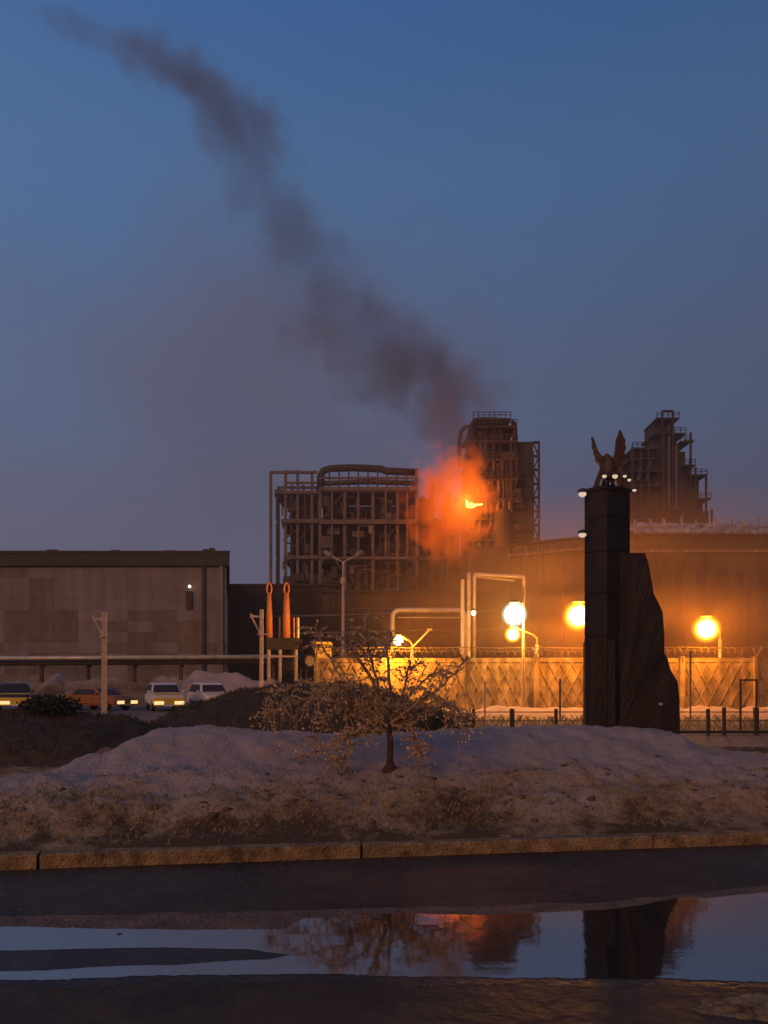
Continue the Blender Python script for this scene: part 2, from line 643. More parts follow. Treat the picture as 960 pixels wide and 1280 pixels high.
def bank_dirt(x, y, z):
    s = (y - kerb_y(x)) * 0.99
    d = interp(s, [(0.1, 0.95), (0.6, 0.70), (1.2, 0.50), (1.7, 0.26), (2.1, -0.02), (3.4, -0.06), (5, 0.15), (7, 0.4)])
    d += 0.34 * fbm((x, y, 2), 0.9, 3) + 0.22 * fbm((x, y, 6), 3.5, 3)
    if x < -3.2:
        d += interp(s, [(2.6, 0), (3.2, 0.7), (6, 0.9)]) * min(1, (-3.2 - x) / 0.5)
    if x > 4.1:
        d += interp(s, [(2.0, 0), (3.0, 0.6), (6, 0.6)]) * min(1, (x - 4.1) / 0.4)
    return d


terrain('snow_bank', -9, 10.5, 6.0, 17.5, 330, 220, lambda x, y: bank(x, y) if y > kerb_y(x) + 0.13 else -0.3, 'snow', bank_dirt, ygrow=1.35)


def hump(pts, yc, half):
    def fn(x, y):
        h = interp(x, pts)
        k = max(0, 1 - ((y - yc) / half) ** 2)
        return max(-0.06, h * math.sqrt(k) if h > 0 else h) + 0.06 * fbm((x, y, 5), 1.6, 4) * (1 if h > 0.05 else 0)
    return fn


# dark grassy mound behind the small tree; bare rise at the left
p = [(-6.0, -.05), (-5.5, 0.7), (-4.6, 1.12), (-3.4, 1.45), (-2.4, 1.60), (-0.6, 1.56), (0.1, 1.38), (0.9, 1.10), (1.8, 0.8), (2.6, -.05)]
mound_fn = hump(p, 18.5, 3.6)
terrain('grass_mound', -6.4, 3, 14.6, 22.4, 110, 60, mound_fn, 'earth')
p2 = [(-16, 0.9), (-8.0, 1.0), (-6.6, 1.08), (-5.2, 0.98), (-4.5, 0.8), (-3.6, -.05)]
rise_fn = hump(p2, 14.0, 2.4)
terrain('bare_rise', -16, -3.3, 11.4, 16.6, 110, 50, rise_fn, 'earth')


# snow heaps ploughed up behind the car park
def heap_fn(x, y):
    px = 480 + x * F / 60
    h = interp(px, [(-150, 1.4), (0, 1.55), (60, 1.8), (75, 2.6), (90, 1.7), (140, 2.1), (160, 1.6), (230, 2.2), (245, 2.7),
                    (300, 2.3), (330, 1.8), (400, 1.2), (520, 0.4)])
    k = max(0.0, 1 - abs(y - 60) / 5.5)
    return -0.05 + k * (h + 0.55 * fbm((x, y, 1), 0.45, 4) + 0.3 * abs(fbm((x, y, 8), 1.4, 3)))


def heap_dirt(x, y, z):
    px = 480 + x * F / 60
    d = interp(z, [(0, 0.75), (1.2, 0.7), (1.75, 0.45), (2.3, -0.1)])
    return interp(px, [(225, d), (260, d * 0.2 - 0.15), (420, -0.2)]) + 0.25 * fbm((x, y, 3), 0.5, 3)


terrain('snow_heap', -42, 3, 54, 66, 230, 46, heap_fn, 'snow', heap_dirt)


# lit snow along the foot of the concrete fence
def foot_fn(x, y):
    k = max(0, 1 - abs(y - 36.6) / 3.0)
    return -0.05 + k ** 0.7 * (0.42 + 0.25 * fbm((x, y, 2), 0.6, 3) + 0.12 * abs(fbm((x, y, 6), 2.2, 3)))


terrain('snow_strip', -8, 32, 33.2, 39.7, 220, 26, foot_fn, 'snow', lambda x, y, z: interp(y, [(33, 0.5), (35.2, 0.2), (36.2, -0.4)]) + 0.2 * fbm((x, y, 1), 0.8, 3))


# a last strip of dirty slush on the near side of the road
def slush_fn(x, y):
    k = max(0, 1 - ((x - 2.15) / .65) ** 2 - ((y - 3.66) / .17) ** 2)
    return -.02 + .055 * k ** .5 + (.02 * fbm((x, y, 2), 5, 4) + .012 * fbm((x, y, 5), 19, 3) if k > 0 else 0)


terrain('slush_ridge', 1.45, 2.85, 3.46, 3.86, 110, 50, slush_fn, 'snow', lambda x, y, z: .62 + .3 * fbm((x, y, 2), 4, 3))


# rough lumps and dead grass: nobody could count them
def scatter_lumps(name, n, area, zf, r0, r1, m):
    bm = NB()
    for _ in range(n):
        x, y = area()
        r = random.uniform(r0, r1)
        z = zf(x, y)
        vs = ball(bm, (0, 0, 0), r, 1, (random.uniform(.8, 1.6), random.uniform(.8, 1.5), random.uniform(.4, .8)))
        for q in vs:
            q.co *= 1 + 0.35 * noise.noise(q.co / r * 1.7 + Vector((x, y, 0)))
            q.co += Vector((x, y, z))
    return tag(obj(name, bm, m, smooth=True), kind='stuff')


def bank_area():
    x = random.uniform(-6, 7)
    return x, kerb_y(x) + random.triangular(0.3, 2.3, 0.9)


scatter_lumps('snow_lumps', 420, bank_area, lambda x, y: bank(x, y) - .012, 0.010, 0.05, 'dirt_lump')


def gutter_area():
    x = random.uniform(-6, 7)
    return x, kerb_y(x) - random.triangular(.02, 2.2, .05)


scatter_lumps('road_grit', 320, gutter_area, lambda x, y: -.004, .004, .016, 'dirt_lump')


def grass(name, n, area, zf, h0, h1, m):
    bm = NB()
    for _ in range(n):
        x, y = area()
        z = zf(x, y) - 0.01
        h = random.uniform(h0, h1)
        a = random.uniform(0, 6.283)
        d = Vector((math.cos(a), math.sin(a), 0))
        l = Vector((random.uniform(-.6, .6), random.uniform(-.6, .6), 1)).normalized() * h
        w = 0.004 + h * 0.02
        p0 = Vector((x, y, z))
        v = [bm.verts.new(p0 - d * w), bm.verts.new(p0 + d * w), bm.verts.new(p0 + l * 0.6 + d * w * .7), bm.verts.new(p0 + l + Vector((l.x, l.y, -.2 * h)) * .4)]
        bm.faces.new(v)
    return tag(obj(name, bm, m), kind='stuff')


grass('dead_grass', 9000, bank_area, bank, 0.02, 0.08, 'grass')


def mound_area():
    while True:
        x, y = random.uniform(-6, 2.6), random.uniform(15, 20)
        if mound_fn(x, y) > 0.3:
            return x, y


def rise_area():
    while True:
        x, y = random.uniform(-9, -3.8), random.uniform(11.8, 15)
        if rise_fn(x, y) > 0.25:
            return x, y


grass('mound_grass', 9000, mound_area, mound_fn, 0.04, 0.13, 'dark_grass')
grass('rise_grass', 4000, rise_area, rise_fn, 0.04, 0.12, 'dark_grass')

# ------------------------------------------------------------------ the small tree
TY = 8.7
base = W(488, 985, TY)
base.z = bank(base.x, TY) - 0.03
tree = empty('ornamental_tree', base, 'small weeping tree with dry pale leaves standing on the snow bank', 'tree')
bm = NB()
tr = [base, W(487, 955, TY), W(488, 930, TY), W(486, 905, TY)]
tube(bm, tr, [0.052, 0.040, 0.038, 0.036], 10)
obj('trunk', bm, 'bark', tree, smooth=True)
bm = NB()
lathe(bm, base, [(0.13, -0.02), (0.11, 0.03), (0.06, 0.09), (0.04, 0.13)], 10)
obj('root_flare', bm, 'bark', tree, smooth=True)
BR = [
    [(486, 908), (458, 885), (432, 855), (408, 815), (394, 785)],
    [(486, 903), (474, 862), (462, 815), (456, 778)],
    [(487, 903), (489, 862), (484, 810), (490, 792)],
    [(487, 905), (503, 868), (510, 838), (524, 830)],
    [(488, 906), (524, 880), (556, 856), (580, 826)],
    [(488, 908), (526, 888), (562, 880), (588, 902)],
    [(485, 908), (444, 884), (392, 872), (350, 880), (334, 902)],
    [(486, 914), (446, 914), (420, 930), (366, 950)],
    [(485, 906), (432, 866), (380, 852), (338, 868)],
    [(488, 908), (512, 906), (522, 932), (524, 946)],
    [(486, 906), (470, 900), (436, 920), (430, 958)],
    [(487, 905), (536, 868), (560, 882), (570, 905)],
    [(486, 904), (450, 860), (420, 850), (400, 868)],
    [(486, 904), (440, 880), (410, 895), (392, 932)],
    [(487, 904), (500, 880), (530, 850), (552, 838)],
    [(486, 903), (466, 850), (436, 808), (430, 795)],
]
leafbm = NB()
NL = 0


def leaf(p, s):
    a = random.uniform(0, 6.283)
    d = Vector((random.uniform(-.35, .35), random.uniform(-.35, .35), -1)).normalized()
    w = Vector((math.cos(a), math.sin(a), random.uniform(-.3, .3))).normalized() * s * random.uniform(.3, .55)
    q = [p - w * .4, p + d * s * .5 - w, p + d * s, p + d * s * .45 + w]
    leafbm.faces.new([leafbm.verts.new(x) for x in q])


twigs = NB()
NODES = []


def twig(c0, d, L, droop):
    P_ = [c0]
    for k in range(1, 6):
        f = k / 5
        P_.append(c0 + d * L * f + Vector((0, 0, -droop * L * f * f)) + Vector((noise.noise(c0 * 31 + d * k), noise.noise(c0 * 17 + d * k), 0)) * L * .08)
    tube(twigs, P_, [.0045, .004, .0034, .0028, .0022, .001], 4, False)
    if random.random() < .85:
        for q in range(random.randint(4, 13)):
            e = random.uniform(1.2, 4.98)
            k = int(e)
            leaf(P_[k].lerp(P_[k + 1], e - k), random.uniform(.018, .040))


for bi, pts in enumerate(BR):
    spread = random.uniform(-0.75, 0.75)
    P = []
    for k, (px, py) in enumerate(pts):
        f = k / (len(pts) - 1)
        # step back or forward along the ray so that the crown has depth
        P.append(W(px, py, TY + spread * f * 0.9))
    Q = []
    for a, c in zip(P, P[1:]):
        for s in range(4):
            q = a.lerp(c, s / 4)
            q += Vector((noise.noise(q * 9), noise.noise(q * 9 + Vector((5, 0, 0))), noise.noise(q * 9 + Vector((0, 7, 0))))) * 0.03
            Q.append(q)
    Q.append(P[-1])
    Q[0] = P[0]
    n = len(Q)
    bm = NB()
    tube(bm, Q, [0.022 * (1 - 0.8 * i / n) + 0.002 for i in range(n)], 6)
    obj('branch', bm, 'twig', tree, smooth=True)
    NODES.extend(Q[3:])
    for i in range(2, n):
        for _ in range(5):
            d = Vector((random.gauss(0, 1), random.gauss(0, 1), random.gauss(0.5, .5))).normalized()
            twig(Q[i], d, random.uniform(0.10, 0.34), random.uniform(.0, .6))
# hanging shoots, where the photograph shows them thick
for px, py, n, rx, ry in [(350, 895, 22, 22, 25), (375, 885, 18, 25, 18), (425, 945, 24, 22, 18), (400, 935, 12, 25, 12),
                          (520, 935, 22, 14, 18), (575, 895, 22, 18, 22), (445, 890, 20, 35, 16), (480, 860, 16, 30, 30),
                          (540, 860, 14, 28, 16), (420, 870, 18, 40, 16), (335, 880, 12, 10, 16), (470, 800, 8, 16, 14)]:
    for _ in range(n):
        p = W(random.gauss(px, rx * .6), random.gauss(py, ry * .6), TY + random.gauss(0, 0.3))
        q = min(NODES, key=lambda v: (v - p).length)
        d = p - q
        if .03 < d.length < .45:
            twig(q, d.normalized(), d.length * 1.1, .8)
tag(obj('twigs', twigs, 'twig', tree), kind='stuff')
tag(obj('leaves', leafbm, 'leaf', tree), kind='stuff')


def shrub(c, rx, ry, rz, n, label, m='evergreen', size=0.06):
    root = empty('shrub', c, label, 'shrub')
    bm = NB()
    for _ in range(7):
        a = random.uniform(0, 6.28)
        e = Vector((math.cos(a) * rx * .6, math.sin(a) * ry * .6, rz * random.uniform(.8, 1.5)))
        tube(bm, [c, c + e * .5, c + e], [.02, .014, .005], 5)
    obj('stems', bm, 'bark', root)
    bm = NB()
    for _ in range(n):
        v = Vector((random.gauss(0, 1), random.gauss(0, 1), random.gauss(0, 1)))
        v = v.normalized() * (random.random() ** .45)
        v *= 1 + 0.35 * noise.noise(v * 2.3 + Vector(c))
        p = Vector(c) + Vector((v.x * rx, v.y * ry, rz * (0.85 + v.z * .95)))
        d = Vector((random.gauss(0, 1), random.gauss(0, 1), random.gauss(.4, 1))).normalized()
        w = d.orthogonal().normalized() * size * .35
        bm.faces.new([bm.verts.new(q) for q in (p, p + d * size * .5 + w, p + d * size, p + d * size * .5 - w)])
    tag(obj('foliage', bm, m, root), kind='stuff')
    return root


c = W(556, 915, 14.2)
c.z = 0.5
shrub(c, .42, .4, .30, 1500, 'dark rounded evergreen shrub behind the small tree on its right side')
c = W(62, 915, 13.6)
c.z = rise_fn(c.x, c.y) - .05
shrub(c, .55, .45, .22, 1500, 'low dark shrub on the bare rise in front of the leftmost parked car')

# ------------------------------------------------------------------ monument, eagle, floodlights
MY = 11.0
ms = MY / F


def MP(px, py, dy=0.0):
    p = W(px, py, MY)
    p.y += dy
    return p


mon = empty('monument', MP(790, 917), 'tall dark stone pillar monument with a rough slab at its right foot', 'monument')
# square shaft seen on the corner: narrow left face, wide right face
zt = MP(0, 608).z
A, B_, C_ = MP(734, 0, .18), MP(755, 0, -.12), MP(792, 0, .14)
D_ = A + (C_ - B_)


def quadprism(bm, q, z0, z1):
    a = [bm.verts.new((p.x, p.y, z0)) for p in q]
    b = [bm.verts.new((p.x, p.y, z1)) for p in q]
    bm.faces.new(a[::-1])
    bm.faces.new(b)
    for i in range(4):
        bm.faces.new((a[i], a[(i + 1) % 4], b[(i + 1) % 4], b[i]))


bm = NB()
zj = [MP(0, y).z for y in (905, 850, 796, 742, 690, 648)] + [zt - .06]
zj[0] = 0.4
# courses of dressed stone with recessed joints, each a part
for k, (z0, z1) in enumerate(zip(zj, zj[1:])):
    bm = NB()
    quadprism(bm, (A, B_, C_, D_), z0 + .006, z1 - .006)
    bmesh.ops.bevel(bm, geom=bm.edges[:], offset=.012, segments=1, affect='EDGES')
    obj('stone', bm, 'granite', mon)
bm = NB()
cen = (A + C_) / 2
q = [cen + (p - cen) * .96 for p in (A, B_, C_, D_)]
quadprism(bm, q, .4, zt - .07)
obj('core', bm, 'granite', mon)
bm = NB()
q = [cen + (p - cen) * 1.05 for p in (A, B_, C_, D_)]
quadprism(bm, q, zt - .058, zt)
obj('cap', bm, 'granite', mon)
# the rough slab leaning against it
prof = [(760, 935), (760, 690), (808, 691), (811, 700), (811, 729), (818, 741), (825, 752), (830, 764), (831, 790), (832, 816), (836, 823), (840, 838),
        (846, 852), (849, 872), (850, 895), (851, 935)]
bm = NB()
prism(bm, [MP(x + random.uniform(-.6, .6), y, .02) for x, y in prof], (0, .52, 0))
bmesh.ops.triangulate(bm, faces=[f for f in bm.faces if len(f.verts) > 4])
bmesh.ops.subdivide_edges(bm, edges=bm.edges[:], cuts=3, use_grid_fill=True)
for q in bm.verts:
    q.co += Vector((noise.noise(q.co * 4) * .012, noise.noise(q.co * 2.5 + Vector((3, 1, 2))) * .03, 0))
obj('rough_slab', bm, 'granite', mon)
# plinth step at the foot, left of the slab
bm = NB()
boxb(bm, MP(737, 940, -.1), MP(768, 800, .38))
bmesh.ops.bevel(bm, geom=bm.edges[:], offset=.02, segments=1, affect='EDGES')
obj('plinth', bm, 'granite', mon)
bm = NB()
box(bm, MP(825, 880, -.02), (.05, .03, .035))
obj('plaque_stud', bm, 'silver', mon)

# eagle
EB = MP(763, 608)
EB.z = zt
eagle = empty('eagle_statue', EB, 'bronze eagle statue with raised wings on top of the stone pillar', 'statue')
bm = NB()
tube(bm, [MP(762, 601), MP(761, 594), MP(760, 586), MP(761, 579), MP(760, 573), MP(757, 570), MP(754, 571)],
     [.06, .11, .12, .095, .06, .045, .012], 10)
obj('body', bm, 'bronze', eagle, smooth=True)
for dx in (-4, 4):
    bm = NB()
    tube(bm, [MP(762 + dx, 610), MP(762 + dx, 604), MP(762 + dx * .8, 597)], [.03, .028, .05], 8)
    for t_ in (-2.2, 0, 2.2):
        tube(bm, [MP(762 + dx, 606.6), MP(762 + dx + t_, 607.3, -.06)], [.014, .006], 5)
    obj('leg', bm, 'bronze', eagle, smooth=True)
bm = NB()
prism(bm, [MP(757, 597, .1), MP(766, 597, .1), MP(765, 607, .22), MP(758, 607, .22)], (0, .04, 0))
obj('tail', bm, 'bronze', eagle)


def wing(outline, dy0, dy1, th):
    """feathered wing: thick plate leaning back towards its tip"""
    ys = [y for x, y in outline]
    y0, y1 = max(ys), min(ys)
    bm = NB()
    pts = [MP(x, y, dy0 + (dy1 - dy0) * (y0 - y) / (y0 - y1)) for x, y in outline]
    prism(bm, pts, (0, th, 0))
    return obj('wing', bm, 'bronze', eagle)


wing([(757, 592), (752, 586), (751, 579), (746, 574), (747, 569), (745, 565), (745.5, 560), (743.5, 555), (744.5, 549), (744, 541), (746.5, 545),
      (748, 553), (749.5, 560), (752, 565), (756, 570), (759, 577), (761, 585)], -.02, .16, .07)
wing([(762, 592), (762, 583), (765, 576), (767, 568), (768, 560), (768, 552), (770, 546), (771.5, 541), (774, 544), (776, 549), (779, 553),
      (778.5, 558), (780.5, 563), (778.5, 567), (780, 573), (777, 577), (778, 583), (773, 586), (772, 592), (768, 596)], -.02, -.14, .07)
bm = NB()
prism(bm, [MP(744, 607, .05), MP(747, 597, .05), MP(751, 586, .05), (MP(757, 590, .05)), MP(752, 600, .05), MP(750, 607, .05)], (0, .06, 0))
obj('rock_perch', bm, 'bronze', eagle)
bm = NB()
prism(bm, [MP(770, 592, .05), MP(776, 590, .05), MP(780, 598, .05), MP(783, 607, .05), MP(776, 607, .05), MP(773, 600, .05)], (0, .06, 0))
obj('rock_perch', bm, 'bronze', eagle)


def flood(px, py, wpx, hpx, dy, label, lens='flood', arm=None):
    p = MP(px, py, dy)
    root = empty('floodlight', p, label, 'floodlight', 'small floodlights on the monument')
    w, h = wpx * ms, hpx * ms
    bm = NB()
    lathe(bm, p, [(w * .34, h * .12), (w * .62, h * .16), (w * .5, h * .55), (w * .2, h * .72), (.01, h * .75)], 14)
    obj('hood', bm, 'iron', root, smooth=False)
    bm = NB()
    ball(bm, p - Vector((0, 0, h * .08)), 1, 2, (w * .5, w * .4, h * .42))
    obj('lens', bm, lens, root, smooth=True)
    if arm:
        bm = NB()
        tube(bm, [p + Vector((0, 0, h * .5)), p + Vector((arm * ms, .08, h * .3))], .012, 6)
        obj('bracket', bm, 'iron', root)
    return root


flood(728, 617, 10, 9, .0, 'upper of the two hooded floodlights on the left side of the monument pillar', arm=8)
flood(728, 668, 10, 8, .0, 'lower of the two hooded floodlights on the left side of the monument pillar', arm=8)
flood(793, 612.5, 5.5, 4, .0, 'tiny hooded floodlight on the top right edge of the monument pillar', arm=-4)
for px, wp, lab in ((750, 5.6, 'leftmost small floodlight at the feet of the eagle statue'),
                    (763, 7, 'brightest small floodlight right under the body of the eagle statue'),
                    (775, 4.6, 'small floodlight under the right wing of the eagle statue'),
                    (786, 4.6, 'rightmost small floodlight standing clear of the eagle statue')):
    p_ = flood(px, 600.0, wp, wp, -.22 if px < 780 else -.02, lab)
    bm = NB()
    tube(bm, [p_.location + Vector((0, 0, .02)), Vector((p_.location.x, p_.location.y + (.14 if px < 780 else .04), zt - .01))], .008, 5)
    obj('stem', bm, 'iron', p_)

# ------------------------------------------------------------------ low iron fence, frame
IY = 23.4
lf = empty('iron_fence', W(770, 913, IY), 'low dark iron fence with thin rails running past the monument', 'fence')
pxs = [592, 640, 695, 742, 800, 885, 905, 945, 1000]
for px in pxs:
    bm = NB()
    zt_ = W(0, 886 if px not in (905, 945) else 884, IY).z
    w = .14 if px in (945, 640) else .10
    p = W(px, 900, IY)
    boxb(bm, (p.x - w / 2, IY - w / 2, -.1), (p.x + w / 2, IY + w / 2, zt_))
    bmesh.ops.bevel(bm, geom=bm.edges[:], offset=.015, segments=1, affect='EDGES')
    obj('post', bm, 'iron', lf)
for py, h in ((890, .03), (901, .02), (915, .10)):
    for a, c in zip(pxs, pxs[1:]):
        if a < 800 and py == 915:
            continue
        bm = NB()
        bar(bm, W(a + 1.6, py, IY), W(c - 1.6, py, IY), .03, h)
        obj('rail', bm, 'iron', lf)
fr = empty('signpost_frame', W(936, 905, 25), 'dark rectangular pipe frame standing before the right part of the concrete fence', 'frame')
for px in (925.5, 945.5):
    bm = NB()
    p = W(px, 851, 25)
    bar(bm, (p.x, 25, -.1), p, .06)
    obj('post', bm, 'iron', fr)
bm = NB()
bar(bm, W(924.5, 850, 25), W(946.5, 850, 25), .06)
obj('crossbar', bm, 'iron', fr)

for px, y0, y1, Y, w, mt, lab in (
        (606, 853, 888, 34, .10, 'pole', 'short pale stake before the fence left of the tall lamp mast'),
        (700, 850, 892, 33, .09, 'iron', 'thin dark stake before the bright fence panel beside the monument'),
        (863, 815, 908, 33, .09, 'steel', 'tall thin post before the fence just right of the monument')):
    a, c = W(px, y0, Y), W(px, y1, Y)
    root = empty('stake', (c.x, Y, 0), lab, 'post')
    bm = NB()
    tube(bm, [(c.x, Y, -.1), (a.x, Y, a.z)], w / 2, 8)
    obj('shaft', bm, mt, root)
    bm = NB()
    lathe(bm, a, [(w * .6, -.02), (w * .6, .02), (w * .3, .05)], 8)
    obj('tip', bm, mt, root)

# dry weeds between iron fence and concrete fence
def weeds_area():
    return random.uniform(3.0, 15.5), random.uniform(24, 33)


grass('dry_weeds', 1500, weeds_area, lambda x, y: -.02, .08, .45, 'grass')

# ------------------------------------------------------------------ concrete fence with diamond relief
CY = 40.0
fence = empty('concrete_fence', (3, CY, 0), 'long concrete fence with diamond relief panels under coils of barbed wire', 'fence')
PW, PH = 3.96, 2.95
bm = NB()
box(bm, (0, 0, PH / 2), (PW - .04, .10, PH))
# raised frame round the field
for x in (-PW / 2 + .13, PW / 2 - .13):
    box(bm, (x, -.075, PH / 2), (.2, .05, PH - .02))
for z in (.14, PH - .12):
    box(bm, (0, -.075, z), (PW - .47, .05, .22))
# crossing diagonal ribs, clipped to the field
fx, fz0, fz1 = PW / 2 - .24, .26, PH - .24
pitch = .62
for sgn in (-1, 1):
    slope = 1.9 * sgn
    k = -12
    while k < 13:
        c0 = k * pitch
        pts = []
        for z in (fz0, fz1):
            pts.append([c0 + (z - PH / 2) / slope, z])
        (xa, za), (xb, zb) = pts
        t0, t1 = 0.0, 1.0
        dx = xb - xa
        for lim, sg in ((-fx, 1), (fx, -1)):
            # keep sg*(x - lim) >= 0
            f0, f1 = sg * (xa - lim), sg * (xb - lim)
            if f0 < 0 and f1 < 0:
                t1 = -1
            elif f0 < 0:
                t0 = max(t0, f0 / (f0 - f1))
            elif f1 < 0:
                t1 = min(t1, f0 / (f0 - f1))
        if t1 - t0 > .05:
            a = Vector((xa + dx * t0, -.072 - .004 * (sgn > 0), za + (zb - za) * t0))
            c = Vector((xa + dx * t1, -.072 - .004 * (sgn > 0), za + (zb - za) * t1))
            bar(bm, a, c, .05 if True else 0, .085)
        k += 1
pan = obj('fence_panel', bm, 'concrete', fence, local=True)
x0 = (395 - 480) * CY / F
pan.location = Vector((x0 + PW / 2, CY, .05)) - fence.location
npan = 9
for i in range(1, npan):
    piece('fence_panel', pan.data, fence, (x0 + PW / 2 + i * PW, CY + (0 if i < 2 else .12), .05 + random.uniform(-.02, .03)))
bm = NB()
box(bm, (0, 0, 1.55), (.22, .24, 3.1))
bmesh.ops.bevel(bm, geom=bm.edges[:], offset=.02, segments=1, affect='EDGES')
pst = obj('fence_post', bm, 'concrete', fence, local=True)
pst.location = Vector((x0, CY - .03, 0)) - fence.location
for i in range(1, npan + 1):
    piece('fence_post', pst.data, fence, (x0 + i * PW, CY - .03, 0))
# Y brackets, wires and coil
bm = NB()
for s in (-1, 1):
    bar(bm, (0, 0, 0), (s * .16, -.22 * s, .5), .05)
bar(bm, (0, 0, -.3), (0, 0, .02), .06)
brk = obj('wire_bracket', bm, 'steel', fence, local=True)
brk.location = Vector((x0, CY - .18, 3.1)) - fence.location
for i in range(1, npan + 1):
    piece('wire_bracket', brk.data, fence, (x0 + i * PW, CY - .18, 3.1))
for dy, dz in ((-.40, 3.58), (.04, 3.58), (-.3, 3.4)):
    bm = NB()
    pts = [(x0 + i * PW / 4, CY + dy, dz - .05 * math.sin(math.pi * (i % 4) / 4)) for i in range(npan * 4 + 1)]
    tube(bm, pts, .014, 4)
    obj('wire', bm, 'steel', fence)
bm = NB()
pts = []
Lc = npan * PW
for i in range(int(Lc / .36) * 10):
    a = i / 10 * 2 * math.pi
    pts.append((x0 + 14 * PW / 4 * 0 + i * .036, CY - .18 + .22 * math.cos(a), 3.36 + .2 * math.sin(a) + .03 * math.sin(i * .013)))
tube(bm, pts, .012, 3, False)
obj('barbed_coil', bm, 'steel', fence)


# ------------------------------------------------------------------ lamps
def lamp_light(p, power, col, r, parent, ang=None):
    ld = bpy.data.lights.new('lamp_light', 'POINT')
    ld.energy = power
    ld.color = col
    ld.shadow_soft_size = r
    o = bpy.data.objects.new('lamp_light', ld)
    COL.objects.link(o)
    o.parent = parent
    o.location = Vector(p) - origin(parent)
    return o


SODIUM = (1.0, .31, .004)
WHITE = (1.0, .80, .25)


def fence_lamp(px, py, ppx, r, power, glob, col, label, arms=1, Y=40.9):
    g = W(px, py, Y - 2.3)
    b0 = W(ppx, 900, Y)
    b0.z = 0
    root = empty('fence_lamp', b0, label, 'lamp', 'lamps on bent posts behind the concrete fence')
    top = Vector((b0.x, Y, g.z + .05))
    bm = NB()
    tube(bm, [b0, top - Vector((0, 0, .45))], .10, 8)
    obj('post', bm, 'pipe', root, smooth=True)
    bm = NB()
    d = (g - top)
    tube(bm, [top - Vector((0, 0, .45)), top - Vector((0, 0, .12)), top + d * .18 + Vector((0, 0, .06)), g + Vector((0, 0, r * 1.2))], .055, 8)
    obj('arm', bm, 'pipe', root, smooth=True)
    if arms == 2:
        e = W(ppx + 22, py - 14, Y)
        bm = NB()
        tube(bm, [top - Vector((0, 0, .3)), e], .05, 6)
        obj('arm', bm, 'pipe', root, smooth=True)
        bm = NB()
        box(bm, e, (.3, .2, .1))
        obj('unlit_head', bm, 'steel', root)
    bm = NB()
    lathe(bm, g, [(r * .5, r * 1.12), (r * .55, r * 1.17), (r * .3, r * 1.3), (.05, r * 1.34)], 14)
    obj('lamp_cap', bm, 'steel', root)
    bm = NB()
    ball(bm, g, r, 3)
    if glob == 'sodium':      # bright core in nested see-through shells that add the bloom round the lamp
        gl = obj('inner_glow', bm, 'sodium_inner_glow', root, smooth=True)
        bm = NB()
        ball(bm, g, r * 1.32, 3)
        obj('globe_glow', bm, glob, root, smooth=True)
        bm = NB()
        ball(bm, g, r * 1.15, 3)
        obj('glow_shell', bm, 'sodium_glow', root, smooth=True)
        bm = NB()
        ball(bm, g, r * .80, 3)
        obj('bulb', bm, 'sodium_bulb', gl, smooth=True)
    else:
        obj('globe_glow', bm, glob, root, smooth=True)
    lamp_light(g, power, col, r * .6, root)
    return root


fence_lamp(498, 801, 515, .25, 2600, 'small_lamp', (1, .36, .02), 'small lit fence lamp on a forked post behind the little tree', arms=2)
fence_lamp(641, 793, 671, .34, 420, 'sodium', (1, .36, .02), 'low yellow fence lamp on a bent post beside the bright white mast lamp')
fence_lamp(723, 770, 747, .62, 2600, 'sodium', SODIUM, 'glowing orange sodium lamp beside the left edge of the monument')
fence_lamp(883, 786, 900, .56, 1500, 'sodium', SODIUM, 'glowing orange sodium lamp on a bent post right of the monument')

ml = W(654, 890, 39)
ml.z = 0
mast = empty('lamp_mast', ml, 'thin tall mast carrying a very bright white lamp before the concrete fence', 'lamp')
bm = NB()
tp = W(654.5, 733, 39)
tube(bm, [ml, tp], [.09, .06], 8)
obj('pole', bm, 'pole', mast, smooth=True)
g = W(643, 768, 38.9)
bm = NB()
ball(bm, g, .52, 3)
gl = obj('inner_glow', bm, 'white_lamp', mast, smooth=True)
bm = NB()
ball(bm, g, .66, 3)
obj('globe_glow', bm, 'white_halo', mast, smooth=True)  # added shell for the bloom round the lamp
bm = NB()
tube(bm, [W(654.5, 752, 39), g + Vector((.1, 0, .42))], .05, 6)
obj('arm', bm, 'pole', mast)
bm = NB()
lathe(bm, g, [(.28, .60), (.3, .65), (.18, .74), (.05, .76)], 14)
obj('lamp_cap', bm, 'steel', mast)
lamp_light(g, 300, WHITE, .35, mast)

# double-armed street lamp, unlit
SY = 62
sb = W(429, 880, SY)
sb.z = 0
sl = empty('street_lamp', sb, 'tall unlit street lamp with two arms in front of the burning structure', 'street lamp')
bm = NB()
top = W(429, 703, SY)
tube(bm, [sb, W(429, 790, SY), W(429, 728, SY)], [.20, .15, .12], 10)
obj('pole', bm, 'pole', sl, smooth=True)
bm = NB()
lathe(bm, W(429, 726, SY), [(.2, -.3), (.24, -.2), (.24, .2), (.16, .3)], 10)
obj('collar', bm, 'pole', sl)
bm = NB()
tube(bm, [W(429, 728, SY), top], .10, 8)
obj('upper_pole', bm, 'pole', sl, smooth=True)
for s in (-1, 1):
    bm = NB()
    tube(bm, [top, W(429 + s * 9, 698, SY), W(429 + s * 15, 695, SY)], [.08, .06, .06], 6)
    obj('arm', bm, 'pole', sl, smooth=True)
    bm = NB()
    tube(bm, [W(429 + s * 14, 696, SY), W(429 + s * 18, 693.5, SY), W(429 + s * 23, 690, SY), W(429 + s * 25, 689, SY)], [.12, .24, .2, .05], 8)
    obj('lamp_head', bm, 'panel_pale', sl, smooth=True)

